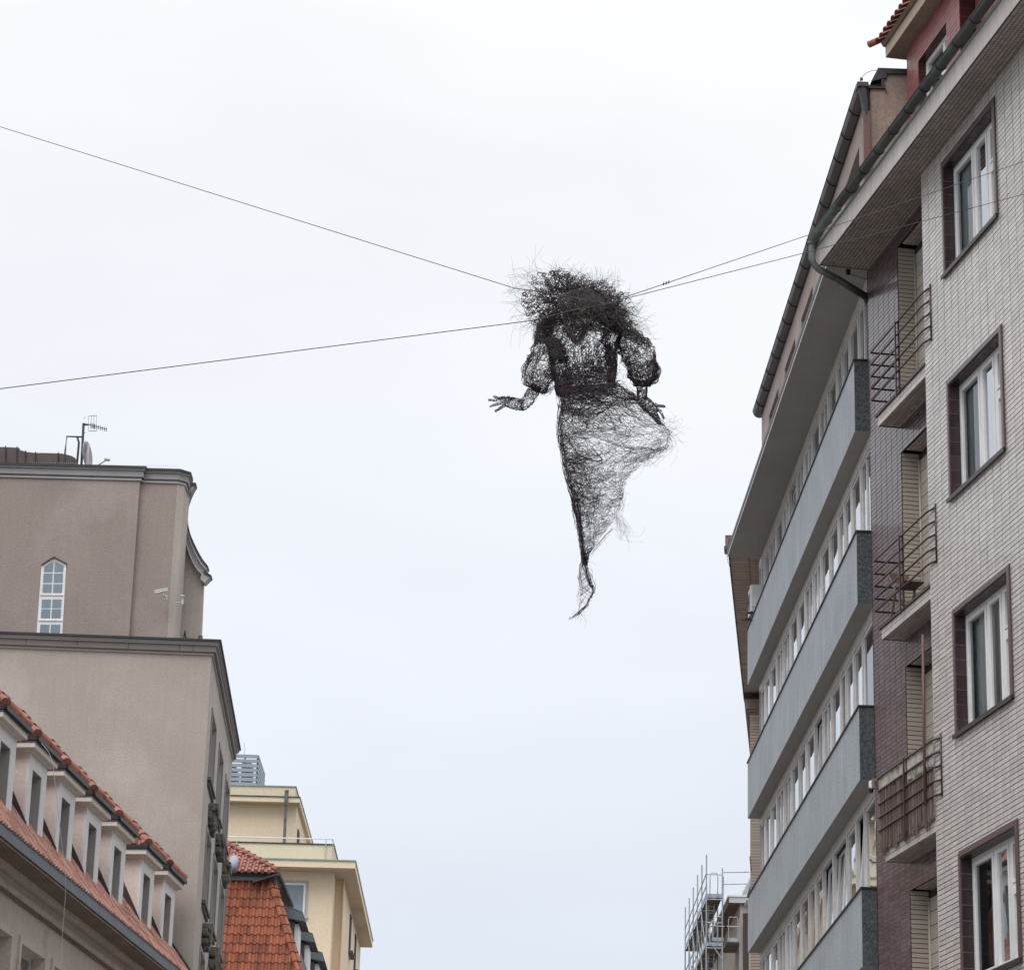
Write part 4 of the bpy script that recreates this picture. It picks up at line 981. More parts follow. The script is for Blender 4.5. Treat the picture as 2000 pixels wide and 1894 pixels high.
MB().tube([up(1292, 1700, 77.5), up(1303, 1628, 77.5)], .018, 5).tube([up(1303, 1628, 77.5), up(1312, 1700, 77.5)], .018, 5).tube([up(1266, 1420, 77.5), up(1268, 1520, 77.5), up(1264, 1600, 77.5)], .006, 4).build('ladder_hoop', 'cap', G, world=True)

# ================================================================== ORANGE MANSARD HOUSE
def z5(x, y, Y): return at(400 + x * .2419, 1440 + y * .2419, Y)
OY = 100.0
o0 = z5(450, 1830, OY); H = root('mansard_house', (o0.x, o0.y, 0), 0, 'house with a steep orange tiled mansard roof between the tan and cream buildings', 'building')
def hb(mb, name, mat, **k): return mb.build(name, mat, H, world=True, **k)
fl, fr2 = z5(165, 1840, OY), z5(735, 1840, OY); tl_, tr_ = z5(205, 1155, OY + 1.0), z5(520, 1150, OY + 1.0)
bl2 = fl + (fl - tl_) * .6; br2 = fr2 + (fr2 - tr_) * .6
hb(MB().prism([bl2 + Vector((0, .05, 0)), br2 + Vector((0, .05, 0)), tr_ + Vector((0, .05, 0)), tl_ + Vector((0, .05, 0))], (0, 12, 0)), 'roof', 'clay_orange')
hb(MB().box(bl2.x - .5, br2.x - .1, OY - .7, OY + 16, 0, bl2.z - .02), 'wall', 'old_wall')
# tiles
cols, rowsn = 9, 14
gx = Vector((1, 0, 0)); gdir = (tl_ - bl2); Lr = gdir.length; gd = gdir.normalized()
pitchx, pitchy = .232, .355
upv = Vector((0, (tl_.y - bl2.y), (tl_.z - bl2.z))).normalized(); nrm = gx.cross(upv).normalized()
if nrm.y > 0: nrm = -nrm
prof = [(-.116, -.01), (-.105, .035), (-.065, .075), (-.02, .06), (.015, .01), (.05, -.02), (.095, -.02), (.116, -.01)]
tm = MB()
def P3(u, v, w): return tuple(gx * u + upv * v + nrm * w)
i0 = len(tm.v)
for v, wo_ in ((0, .035), (.40, .0)):
    for p in prof: tm.v.append(P3(p[0], v, p[1] + wo_))
npf = len(prof)
for k in range(npf - 1): tm.f.append((k, k + 1, npf + k + 1, npf + k))
for p in prof: tm.v.append(P3(p[0], 0, p[1] - .012))
for k in range(npf - 1): tm.f.append((2 * npf + k, 2 * npf + k + 1, k + 1, k))
tme = tm.mesh('roof_tile', 'clay_orange')
yz0 = z5(450, 1155, OY + 1.0)
j = 0
zz = (tl_.z - bl2.z); nrow = int(Lr / pitchy) + 1
for j in range(nrow):
    v = Lr * 0 - (j + 1) * pitchy
    p0 = Vector((0, tl_.y, tl_.z)) + upv * v
    tfrac = (tl_.z - p0.z) / (tl_.z - bl2.z)
    xl = tl_.x + (bl2.x - tl_.x) * tfrac; xr = tr_.x + (br2.x - tr_.x) * tfrac
    x = tl_.x - .05
    while x < xr - .04:
        if x > xl - .3:
            o = bpy.data.objects.new('roof_tile', tme); col.objects.link(o); o.parent = H
            o.location = Vector((x + .1, p0.y, p0.z)) - o0 + Vector((0, 0, o0.z)) + nrm * (.02 + rnd.uniform(0, .006)); o.location = Vector((x + .1 - o0.x, p0.y - o0.y, p0.z)) + nrm * .03
        x += pitchx
# hip tiles on the right edge
dv = (br2 - tr_); nh = int(dv.length / .36)
for i in range(nh):
    for off in (.0, .13):
        a_ = tr_ + dv * ((i + 1.08) / nh) + Vector((off, off * .8, .02)); b_ = tr_ + dv * (i / nh) + Vector((off, off * .8, .0))
        hb(MB().tube([a_ + nrm * .05, b_ + nrm * .03], .10, 8, .085), 'hip_tile', 'clay_orange')
hb(MB().prism([z5(160, 1150, OY + .9), z5(205, 1150, OY + .9), z5(160, 1850, OY - .1), z5(118, 1850, OY - .1)], (0, .2, 0)), 'verge_flashing', 'dark_clad')
hb(MB().prism([z5(160, 1112, OY + .85), z5(497, 1112, OY + .85), z5(497, 1152, OY + .85), z5(160, 1150, OY + .85)], (0, 1.4, 0)), 'gutter', 'zinc_blue')
hb(MB().prism([z5(500, 1115, OY + .85), z5(545, 1120, OY + .85), z5(552, 1165, OY + .85), z5(500, 1150, OY + .85)], (0, 1.2, 0)), 'gutter', 'zinc_black')
hb(MB().prism([z5(170, 1072, OY + .8), z5(588, 1088, OY + .8), z5(560, 1122, OY + .8), z5(165, 1112, OY + .8)], (0, 2.4, 0)), 'eave', 'dark_clad')
# upper hipped roof
ap = z5(120, 830, OY + 3.2); el_ = z5(120, 1072, OY + .6); er_ = z5(592, 1085, OY + .6); ef_ = z5(702, 1345, OY + 9)
hb(MB().face([el_, er_, ap]).face([er_, ef_, ap + Vector((0, 6, 0)), ap]).face([el_, ap, ap + Vector((0, 6, 0)), el_ + Vector((0, 8, 0))]), 'upper_roof', 'clay')
sv = (ap - el_); e1 = (er_ - el_).normalized(); n2 = e1.cross((ap - (el_ + er_) / 2)).normalized()
if n2.z < 0: n2 = -n2
Wd = (er_ - el_).length
for i in range(22):
    u1 = .1 + i * .235
    if u1 > Wd: break
    top = max(0, 1 - u1 / Wd)
    base = el_ + e1 * u1
    # run up the slope in rows
    su = (ap - el_) - e1 * ((ap - el_).dot(e1)); Ls = su.length; su = su.normalized()
    for r_ in range(10):
        v0 = r_ * .34
        if v0 + .2 > Ls * top: break
        hb(MB().tube([base + su * v0 - su * .04 + n2 * .03, base + su * (v0 + .36) + n2 * .0], .085, 6, .07), 'upper_roof_tile', 'clay')
dv = ap - er_; nh = int(dv.length / .36)
for i in range(nh): hb(MB().tube([er_ + dv * (i / nh) + Vector((0, 0, .10)), er_ + dv * ((i + 1.05) / nh) + Vector((0, 0, .06))], .10, 8, .085), 'hip_tile', 'clay')
dv = ef_ - er_
hb(MB().tube([er_ + Vector((.03, 0, -.06)), ef_ + Vector((.03, 0, -.06))], .07, 6), 'gutter', 'dark_clad')
hb(MB().prism([er_ + Vector((0, 0, -.03)), ef_ + Vector((0, 0, -.03)), ef_ + Vector((-.9, 0, -.35)), er_ + Vector((-.9, 0, -.35))], (0, 0, -.05)), 'eave', 'dark_clad')
hb(MB().tube([z5(228, 1072, OY + .5), z5(236, 965, OY + .9)], .17, 12).build if False else MB().tube([z5(225, 1065, OY + .5), z5(238, 975, OY + .9)], .16, 12), 'vent_pipe', 'louvre', smooth=True)
# street side: sheet-metal dormers stepping back
for k, (x, y, Y) in enumerate([(765, 1420, 103), (845, 1590, 106.5), (925, 1745, 110)]):
    c_ = z5(x, y, Y); s_ = Y / 100
    hb(MB().box(c_.x - 1.8, c_.x - .16, Y, Y + 1.8, c_.z - 2.6, c_.z - .02), 'dormer', 'dark_clad')
    hb(MB().prism([(c_.x - 1.5, Y - .12, c_.z + .62), (c_.x + .10, Y - .12, c_.z - .0), (c_.x + .22, Y - .12, c_.z - .30), (c_.x - 1.5, Y - .12, c_.z - .02)], (0, .12, 0)), 'dormer_roof', 'zinc_blue')
    hb(MB().prism([(c_.x - 1.5, Y - .10, c_.z + .66), (c_.x + .12, Y - .10, c_.z + .04), (c_.x + .24, Y - .10, c_.z - .32), (c_.x - .1, Y - .10, c_.z - .3)], (0, 2.1, 0)), 'dormer_roof', 'dark_clad')
    hb(MB().box(c_.x - .17, c_.x - .02, Y + .12, Y + 1.6, c_.z - 2.6, c_.z - .35), 'dormer_window', 'white_frame')
hb(MB().prism([tr_ + Vector((.05, .2, 0)), br2 + Vector((.05, .2, 0)), br2 + Vector((.9, 14, 0)), tr_ + Vector((.6, 14, 0))], (-.3, 0, -.1)), 'side_slope', 'dark_clad')

# ================================================================== CREAM BUILDING
YY = 125.0
y0_ = z5(1215, 1000, YY); V = root('apartment_building', (y0_.x, y0_.y, 0), 0, 'cream yellow rendered building with stepped terraces and a wide flat eave', 'building')
def vb(mb, name, mat, **k): return mb.build(name, mat, V, world=True, **k)
ez_ = y0_.z; zs_ = z5(1220, 1055, YY).z
SLn = 20.5; th = R(.24)
vb(MB().box(y0_.x - 12, y0_.x, YY, YY + SLn, zs_, ez_), 'eave_slab', 'yellow')
vb(MB().box(y0_.x - 12, y0_.x - .01, YY + .01, YY + SLn, zs_ - .012, zs_ - .002), 'eave_soffit', 'yellow_soffit')
vb(MB().box(y0_.x - 12, y0_.x + .04, YY - .05, YY + SLn, ez_, ez_ + .06), 'coping', 'zinc_pale')
xw1 = z5(1030, 1400, YY + 1.1).x; xw2 = z5(1112, 1400, YY + 2.8).x; xside = y0_.x - .62
zfb = 0
vb(MB().box(y0_.x - 12, xw1, YY + 1.0, YY + 4, 0, zs_ - .012), 'wall', 'yellow')
vb(MB().box(xw1, xside, YY + 2.7, YY + SLn + .5, 0, zs_ - .012), 'wall', 'yellow')
vb(MB().box(xw1 + .4, xside + .02, YY + 2.5, YY + 2.7, 0, zs_ - .012), 'pilaster', 'yellow')
# front window
w0, w1 = z5(640, 1172, YY + 1), z5(805, 1440, YY + 1)
wn = vb(frame_mb(w0.x - .3, w1.x, YY + .93, YY + .998, w1.z, w0.z, .09), 'window', 'white_frame')
mb = MB().box(w0.x - .25, w1.x - .07, YY + .95, YY + .97, w1.z + .06, w0.z - .07); mb.v = [tuple(V.matrix_basis.inverted() @ Vector(v)) for v in mb.v]; mb.build('pane', 'pane_blue', wn)
mb = frame_mb(w0.x - .5, w1.x + .12, YY + .97, YY + .999, w1.z - .1, w0.z + .12, .10).box(w0.x - .4, w1.x + .16, YY + .9, YY + 1, w1.z - .12, w1.z - .03); mb.v = [tuple(V.matrix_basis.inverted() @ Vector(v)) for v in mb.v]; mb.build('surround', 'cornice_light', wn)
# side windows
for s0_, dzz in ((9.2, 0), (14.6, 0)):
    for kz_ in range(3):
        zt_ = zs_ - .35 - kz_ * 3.2
        wn = vb(MB().box(xside - .01, xside + .05, YY + s0_, YY + s0_ + 1.6, zt_ - 1.7, zt_), 'window', 'opening')
        mb = MB().box(xside + .05, xside + .07, YY + s0_ + .8, YY + s0_ + 1.6, zt_ - 1.6, zt_ - .1); mb.v = [tuple(V.matrix_basis.inverted() @ Vector(v)) for v in mb.v]; mb.build('frame', 'grey_frame', wn)
        mb = MB().box(xside, xside + .22, YY + s0_ - .1, YY + s0_ + 1.9, zt_ - 1.85, zt_ - 1.74); mb.v = [tuple(V.matrix_basis.inverted() @ Vector(v)) for v in mb.v]; mb.build('sill', 'ornament', wn)
# terrace 1
t1 = z5(1040, 868, YY + 2); tb = z5(1075, 990, YY + 2)
vb(MB().box(t1.x - 12, t1.x, YY + 2, YY + 12, ez_ - .1, t1.z), 'terrace_parapet', 'yellow_pale')
vb(MB().box(t1.x - 12, t1.x + .04, YY + 1.95, YY + 12, t1.z, t1.z + .05), 'coping', 'cap')
vb(MB().prism([z5(420, 968, YY + .0), z5(910, 978, YY), z5(905, 990, YY), z5(420, 978, YY)], (0, 1.5, 0)), 'gutter', 'zinc_pale')
r1, r2 = z5(180, 800, YY + 1.9), z5(1030, 820, YY + 1.9)
vb(MB().tube([r1, r2, r2 + Vector((0, 9, 0))], .03, 6), 'railing', 'white_edge')
for x in (258, 980, 1036): a_ = z5(x, 822 if x > 900 else 828, YY + 1.9); vb(MB().tube([a_, a_ + Vector((0, 0, -1.0))], .022, 5), 'railing_post', 'alu')
# upper block
u1_ = z5(700, 520, YY + 5); u2_ = z5(712, 400, YY + 4.6); u3 = z5(728, 487, YY + 4.6)
vb(MB().box(u1_.x - 9, u1_.x + .25, YY + 5, YY + 15, ez_, u3.z), 'upper_wall', 'yellow')
vb(MB().box(u2_.x - 9, u2_.x + .12, YY + 4.6, YY + 15, u3.z - .0, u2_.z), 'upper_parapet', 'yellow_pale')
vb(MB().box(u2_.x - 9, u2_.x + .35, YY + 4.4, YY + 15.2, u3.z - .25, u3.z - .02), 'upper_cornice', 'yellow')
vb(MB().box(u2_.x - 9, u2_.x + .38, YY + 4.35, YY + 15.2, u3.z - .02, u3.z + .02), 'coping', 'zinc_dark')
vb(MB().box(u2_.x - 9, u2_.x + .16, YY + 4.55, YY + 15, u2_.z, u2_.z + .05), 'coping', 'zinc_pale')
vb(MB().tube([z5(662, 425, YY + 4.3), z5(655, 540, YY + 4.3)], .10, 8, .07).tube([z5(655, 540, YY + 4.4), z5(640, 870, YY + 4.4)], .07, 8), 'downpipe', 'zinc_green')
wn = vb(MB().box(u1_.x + .24, u1_.x + .30, YY + 6.2, YY + 7.4, ez_ + .4, u3.z - 1.1), 'window', 'opening')
mb = MB().box(u1_.x + .30, u1_.x + .33, YY + 6.9, YY + 7.4, ez_ + .4, u3.z - 1.2); mb.v = [tuple(V.matrix_basis.inverted() @ Vector(v)) for v in mb.v]; mb.build('frame', 'grey_frame', wn)
# rooftop louvre screen
la, lb_ = z5(180, 132, YY + 6), z5(428, 134, YY + 6); zl0 = z5(400, 385, YY + 6).z
LV = root('louvre_screen', (la.x, YY + 6, 0), 0, 'blue grey slatted plant screen on the roof of the cream building', 'louvre screen')
n_ = 7
for k in range(n_):
    z = la.z - k * (la.z - zl0) / (n_ - .4)
    MB().box(la.x, lb_.x, YY + 6, YY + 6.06, z - .16, z).build('slat', 'louvre', LV, world=True)
    MB().box(lb_.x - .0, lb_.x + .06, YY + 6.06, YY + 10, z - .16, z).build('slat', 'louvre', LV, world=True)
for x in (lb_.x - .04, la.x + 1.4, la.x + .8): MB().box(x, x + .08, YY + 6.07, YY + 6.15, zl0 - .4, la.z).build('post', 'louvre', LV, world=True)
p0, p1 = z5(300, 190, YY + 6.5), z5(365, 385, YY + 6.5)
MB().box(p0.x, p1.x, YY + 6.4, YY + 8, p1.z - .3, p0.z).build('duct', 'louvre', LV, world=True)
MB().box(la.x - .5, p0.x - .3, YY + 7, YY + 9, p1.z - .3, p0.z - .15).build('plant_box', 'steel_dark', LV, world=True)
MB().tube([z5(318, 195, YY + 5.9), z5(320, 40, YY + 5.9)], .012, 4).build('lightning_rod', 'alu', LV, world=True)
# ================================================================== WIRE FIGURE hanging on cables
FY = 18.0; PXM = 1 / 311.0 * 1.0       # metres per photo pixel at that distance
sr = np.random.RandomState(11)
fig = root('wire_sculpture', tuple(at(1110, 640, FY)), 0, 'figure of a woman made of tangled dark wire, hung on cables over the street', 'sculpture')
fo = np.array(fig.location)
f0n, Rn, Un = np.array(f0), np.array(Rc), np.array(Uc)
def at_np(x, y, dep):
    x = np.asarray(x, float); y = np.asarray(y, float); dep = np.asarray(dep, float)
    r = f0n[None] + Rn[None] * ((x - 1000) / F)[:, None] - Un[None] * ((y - 947) / F)[:, None]
    return np.array([0, 0, CZ])[None] + r * ((FY + dep) / r[:, 1])[:, None] - fo[None]
class Wires:
    def __init__(s): s.V = []; s.Fc = []; s.n = 0
    def add(s, P, r0_, r1_=None):
        r0_ *= .86
        P = np.asarray(P); m = len(P)
        if m < 2: return
        d = np.gradient(P, axis=0); d /= np.linalg.norm(d, axis=1)[:, None] + 1e-9
        up_ = np.array([0.13, .97, .2]); a_ = np.cross(d, up_); a_ /= np.linalg.norm(a_, axis=1)[:, None] + 1e-9; b_ = np.cross(d, a_)
        rr = np.linspace(r0_, r0_ if r1_ is None else r1_, m)[:, None]
        V_ = np.stack([P + a_ * rr * math.cos(t) + b_ * rr * math.sin(t) for t in (0, 2.0944, 4.18879)], 1).reshape(-1, 3)
        k = np.arange(m - 1)[:, None] * 3; base = s.n
        for q in range(3):
            j = (q + 1) % 3
            s.Fc.append(np.concatenate([k + q, k + j, k + 3 + j, k + 3 + q], 1) + base)
        s.V.append(V_); s.n += len(V_)
    def build(s, name, mat, par=fig):
        V_ = np.concatenate(s.V); Fc = np.concatenate(s.Fc)
        me = bpy.data.meshes.new(name); me.vertices.add(len(V_)); me.vertices.foreach_set('co', V_.ravel().astype(np.float32))
        me.loops.add(Fc.size); me.loops.foreach_set('vertex_index', Fc.ravel().astype(np.int32))
        me.polygons.add(len(Fc)); me.polygons.foreach_set('loop_start', np.arange(0, Fc.size, 4, dtype=np.int32)); me.polygons.foreach_set('loop_total', np.full(len(Fc), 4, np.int32))
        me.update(calc_edges=True); me.materials.append(M[mat]); me.polygons.foreach_set('use_smooth', [True] * len(me.polygons))
        o = bpy.data.objects.new(name, me); col.objects.link(o); o.parent = par; return o
def interp_path(pts, n=60):
    P = np.array(pts, float); d = np.r_[0, np.cumsum(np.hypot(np.diff(P[:, 0]), np.diff(P[:, 1])))]
    t = np.linspace(0, d[-1], n); Q = np.stack([np.interp(t, d, P[:, i]) for i in range(P.shape[1])], 1)
    for _ in range(2):
        Q[1:-1] = (Q[:-2] + 2 * Q[1:-1] + Q[2:]) / 4
    return Q, d[-1]
def tube_wires(W_, pts, n, ln=(60, 160), curl=.45, r=(.0009, .0019), depth=1.0, dep0=0, step=3.0, bias=None, jit=.8, tw=.5, lump=0):
    """pts rows: x, y, radius in photo pixels (silhouette). Strands wander over the tube surface."""
    Q, L_ = interp_path(pts, 80); T_ = np.gradient(Q[:, :2], axis=0); T_ /= np.linalg.norm(T_, axis=1)[:, None]
    for _ in range(n):
        l = sr.uniform(*ln); m = max(4, int(l / step)); u = sr.uniform(0, L_); ph = sr.uniform(0, 2 * math.pi)
        th = sr.uniform(0, 2 * math.pi) if bias is None else sr.choice([0, math.pi]) + sr.normal(bias, .45)
        w = sr.normal(0, .12); us, ps = [], []
        for k in range(m):
            us.append(u); ps.append(ph)
            rad = np.interp(u / L_ * 79, np.arange(80), Q[:, 2])
            u += step * math.cos(th); ph += step * math.sin(th) / max(rad, 3)
            w = w * .75 + sr.normal(0, curl * .5); th += w
            if u < 0 or u > L_: th = math.pi - th; u = min(max(u, 0), L_)
        us = np.array(us) / L_ * 79; idx = np.arange(80)
        x = np.interp(us, idx, Q[:, 0]); y = np.interp(us, idx, Q[:, 1]); rad = np.interp(us, idx, Q[:, 2]) + sr.normal(0, jit); rad = rad * (1 + lump * np.sin(us * .33 + 1.3) * np.sin(np.array(ps) * 2 + us * .17)) if lump else rad
        tx = np.interp(us, idx, T_[:, 0]); ty = np.interp(us, idx, T_[:, 1]); ps = np.array(ps)
        x = x - ty * rad * np.cos(ps) + sr.normal(0, .3, m); y = y + tx * rad * np.cos(ps) + sr.normal(0, .3, m)
        W_.add(at_np(x, y, dep0 + rad * np.sin(ps) * depth * PXM), sr.uniform(*r))
def line_wires(W_, pts, n, spread=3, r=(.001, .002), dep=0, dspread=.02, wob=2.0):
    """a bundle of strands along a line of photo points"""
    for _ in range(n):
        a_, b_ = sorted(sr.uniform(-.1, 1.1, 2)); a_, b_ = max(a_, 0), min(b_, 1)
        if b_ - a_ < .2: b_ = min(1, a_ + .3); a_ = max(0, b_ - .3)
        Q, L_ = interp_path(pts, 60); sel = Q[int(a_ * 59):int(b_ * 59) + 1]; m = len(sel)
        if m < 3: continue
        ph = sr.uniform(0, 6.28, 4); t = np.linspace(0, 1, m) * L_ / 40
        x = sel[:, 0] + sr.normal(0, spread) + wob * np.sin(t * 2.1 + ph[0]) + .5 * wob * np.sin(t * 5.3 + ph[1])
        y = sel[:, 1] + sr.normal(0, spread) + wob * np.sin(t * 1.7 + ph[2]) + .5 * wob * np.sin(t * 6.1 + ph[3])
        W_.add(at_np(x, y, dep + sr.normal(0, dspread) + np.zeros(m)), sr.uniform(*r))
def a2(*p): return [(900 + x * .2524, 480 + y * .2524) + tuple(q * .2524 for q in r) for (x, y, *r) in p]
def b2(*p): return [(900 + x * .2524, 860 + y * .2524) + tuple(q * .2524 for q in r) for (x, y, *r) in p]

# bodice
Wb = Wires()
tube_wires(Wb, a2((940, 560, 300), (940, 640, 310), (945, 740, 285), (950, 850, 255), (955, 960, 250), (962, 1050, 232), (975, 1130, 225)), 540, (50, 170), .6, (.0011, .0023), .45, jit=1.5)
for x in (0, 1, 2):
    tube_wires(Wb, a2((745, 720, 22), (765 - x * 14, 820, 50), (765, 900, 66), (775, 960, 74), (800, 1060, 66), (810, 1110, 25)), 50, (40, 120), .6, (.0011, .0022), .6, dep0=-.06, jit=3.5)
tube_wires(Wb, a2((1140, 760, 12), (1160, 850, 28), (1172, 930, 42), (1165, 1010, 36), (1160, 1070, 16)), 90, (40, 110), .6, (.0011, .0022), .8, dep0=-.04, jit=2.5)
tube_wires(Wb, a2((1110, 640, 14), (1115, 740, 24), (1130, 860, 22), (1150, 920, 12)), 34, (40, 110), .5, (.0011, .0022), .8, dep0=-.05, jit=2)
tube_wires(Wb, a2((790, 1000, 20), (860, 985, 42), (950, 975, 48), (1040, 965, 34), (1110, 960, 14)), 70, (40, 110), .6, (.0011, .0021), .6, dep0=-.1, jit=4)
for x0_ in (880, 940, 1000, 1060):
    line_wires(Wb, a2((x0_, 740), (x0_ - 8, 830), (x0_ + 5, 930)), 16, 2.6, (.0010, .002), -.1)
line_wires(Wb, a2((745, 1060), (850, 1040), (960, 1060), (1080, 1040), (1200, 1010)), 95, 6, (.0011, .0021), -.1, .05)
line_wires(Wb, a2((770, 1130), (870, 1120), (980, 1130), (1120, 1100), (1230, 1080)), 110, 7, (.0011, .0021), -.1, .05)
Wb.build('bodice', 'wire')
# shoulders / shawl in dry brown fibre
Ws = Wires()
tube_wires(Ws, a2((620, 600, 30), (680, 585, 62), (760, 575, 76), (900, 560, 86), (1050, 580, 80), (1180, 600, 60), (1250, 640, 40)), 290, (50, 140), .45, (.0010, .0019), .9, dep0=-.05, jit=6)
tube_wires(Ws, a2((1160, 600, 60), (1250, 640, 50), (1340, 700, 40), (1420, 750, 30)), 55, (50, 140), .3, (.0010, .0018), .9, dep0=-.04)
tube_wires(Ws, a2((650, 600, 50), (640, 680, 60), (640, 760, 60)), 85, (40, 120), .5, (.0010, .0018), .9, dep0=-.03, jit=2)
tube_wires(Ws, a2((690, 700, 60), (740, 800, 60), (750, 880, 30)), 40, (50, 130), .4, (.0010, .0018), .8, dep0=-.12, jit=4)
Ws.build('shawl', 'wire_brown')
# head bowed forward: skull and chin
Wh = Wires()
tube_wires(Wh, a2((770, 480, 30), (800, 460, 80), (880, 450, 108), (960, 450, 112), (1040, 480, 92), (1090, 520, 40)), 300, (50, 130), .30, (.0011, .0020), .9, dep0=-.18)
tube_wires(Wh, a2((890, 540, 100), (890, 620, 92), (892, 690, 62), (900, 745, 22)), 75, (40, 110), .45, (.0010, .0019), .7, dep0=-.22)
Wh.build('head', 'wire_brown')
Wh = Wires()
tube_wires(Wh, a2((820, 560, 40), (890, 600, 95), (895, 690, 66), (902, 750, 20)), 40, (40, 110), .5, (.0011, .002), .6, dep0=-.24)
line_wires(Wh, a2((810, 600), (840, 680), (900, 750), (960, 700), (1000, 640)), 36, 3, (.0011, .002), -.26)
line_wires(Wh, a2((1000, 480), (1060, 520), (1130, 545)), 50, 6, (.0012, .0022), -.2)
Wh.build('face', 'wire')
# hair halo with curls
Wr = Wires(); cx, cy = 900 + 925 * .2524, 480 + 500 * .2524
def halo(a_):   # outline radius by angle (photo pixels), angle 0 = right, 90 = up
    deg = [0, 12, 25, 40, 55, 70, 85, 95, 105, 120, 135, 150, 165, 180, 190, 200, 215, 335, 345, 352, 360]
    rad = [96, 86, 80, 78, 72, 60, 66, 66, 70, 92, 108, 118, 122, 112, 104, 94, 60, 118, 112, 104, 96]
    return np.interp(a_ % 360, deg, rad)
def anyang():
    while True:
        a_ = sr.uniform(-28, 205) if sr.rand() < .8 else sr.uniform(-28, 22)
        return a_
for _ in range(520):        # branching curved sprigs
    a_ = anyang(); R1 = halo(a_) * sr.uniform(.55, 1.0); R0 = sr.uniform(.1, .75) * R1; m = 14
    t = np.linspace(0, 1, m); da = np.cumsum(sr.normal(0, 5.5, m)) * .5 + sr.normal(0, 10) * t; rr = R0 + (R1 - R0) * t
    an_ = np.radians(a_ + da)
    W_r = rr; x = cx + W_r * np.cos(an_); y = cy - W_r * np.sin(an_) * .98
    dep = sr.uniform(-.16, .16) + sr.normal(0, .01, m)
    Wr.add(at_np(x, y, dep), sr.uniform(.0020, .0042), .0016)
    if sr.rand() < .8:      # curl at the tip or along it
        k = sr.randint(m // 2, m); rc = sr.uniform(2.0, 5.5); q = np.linspace(0, sr.uniform(4.5, 8.5), 16); c1 = x[k] + rc * .9, y[k]
        ph = sr.uniform(0, 6.28)
        Wr.add(at_np(x[k] + rc * (np.cos(q + ph) - np.cos(ph)), y[k] + rc * (np.sin(q + ph) - np.sin(ph)) * sr.uniform(.6, 1), dep[k] + .01 * np.sin(q)), sr.uniform(.0018, .0034))
for _ in range(430):        # free curls between
    a_ = anyang(); R1 = halo(a_) * math.sqrt(sr.uniform(.16, .95)); rc = sr.uniform(2.0, 6.5 if 60 < a_ < 130 else 5.0); q = np.linspace(0, sr.uniform(4, 8), 18)
    x0_, y0_q = cx + R1 * math.cos(R(a_)), cy - R1 * math.sin(R(a_)); ph = sr.uniform(0, 6.28)
    Wr.add(at_np(x0_ + rc * np.cos(q + ph) * (1 + .05 * q / 6), y0_q + rc * np.sin(q + ph) * sr.uniform(.55, 1), sr.uniform(-.16, .16) + .008 * np.sin(q)), sr.uniform(.0018, .0036))
for _ in range(330):        # long fine flyaway wires
    a_ = anyang(); R1 = halo(a_) * sr.uniform(1.05, 1.42); R0 = halo(a_) * sr.uniform(.6, .95); m = 18
    t = np.linspace(0, 1, m); an_ = np.radians(a_ + sr.normal(0, 9) * t * t + sr.normal(0, 4) * np.sin(t * 5)); rr = R0 + (R1 - R0) * t
    Wr.add(at_np(cx + rr * np.cos(an_), cy - rr * np.sin(an_), sr.uniform(-.12, .12) + np.zeros(m)), sr.uniform(.0009, .0014), .0005)
for _ in range(110):        # strands lying over the crown
    a_ = sr.uniform(0, 360); R0 = sr.uniform(4, 28); R1 = R0 + sr.uniform(12, 34); m = 14; t = np.linspace(0, 1, m)
    an_ = np.radians(a_ + np.cumsum(sr.normal(0, 6, m)) * .6); rr = R0 + (R1 - R0) * t
    Wr.add(at_np(cx + 3 + rr * np.cos(an_) * 1.3, cy - 4 - rr * np.sin(an_) * .75, -.33 + .05 * t), sr.uniform(.0013, .0026), .001)
Wr.build('hair', 'wire')
Wf = Wires()
for _ in range(75):
    x0_, y0_q = 900 + sr.uniform(660, 1240) * .2524, 480 + sr.uniform(400, 700) * .2524; l = sr.uniform(10, 34); a_ = sr.choice([.6, 1.1, 2.2]) + sr.normal(0, .35); m = 12; t = np.linspace(0, 1, m)
    an_ = a_ + np.cumsum(sr.normal(0, .12, m)); Wf.add(at_np(x0_ + np.cumsum(np.cos(an_)) * l / m, y0_q + np.cumsum(np.sin(an_)) * l / m, -.36 + sr.normal(0, .01, m)), sr.uniform(.0010, .0017))
Wf.build('loose_fibres', 'fibre_pale')
# sleeves
Wl = Wires()
tube_wires(Wl, a2((660, 600, 48), (650, 700, 74), (640, 790, 70), (625, 870, 88), (600, 950, 116), (600, 1030, 112), (610, 1100, 66), (600, 1135, 30)), 205, (60, 180), .6, (.0010, .0021), .8, jit=2.2, lump=.16)
line_wires(Wl, a2((560, 830), (490, 950), (478, 1010), (520, 1065)), 16, 2, (.0010, .0019))
line_wires(Wl, a2((640, 780), (560, 960), (540, 1060)), 16, 3, (.0011, .002))
line_wires(Wl, a2((560, 960), (640, 990), (720, 1010)), 10, 4)
line_wires(Wl, a2((600, 1130), (650, 1140), (735, 1080)), 16, 2)
line_wires(Wl, a2((645, 1160), (700, 1120), (740, 1080)), 3, 1)
Wl.build('sleeve', 'wire')
Wl = Wires()
tube_wires(Wl, a2((1215, 700, 60), (1290, 740, 105), (1360, 820, 120), (1400, 890, 118), (1405, 960, 118), (1405, 1030, 92), (1402, 1090, 50)), 240, (60, 190), .6, (.0010, .0021), .75, jit=2.2, lump=.16)
line_wires(Wl, a2((1290, 670), (1390, 730), (1460, 770), (1450, 820), (1500, 850)), 18, 3)
line_wires(Wl, a2((1240, 880), (1310, 960), (1330, 1030)), 14, 3)
line_wires(Wl, a2((1310, 960), (1400, 880), (1480, 870)), 14, 4)
line_wires(Wl, a2((1455, 880), (1452, 1000), (1435, 1090)), 22, 3)
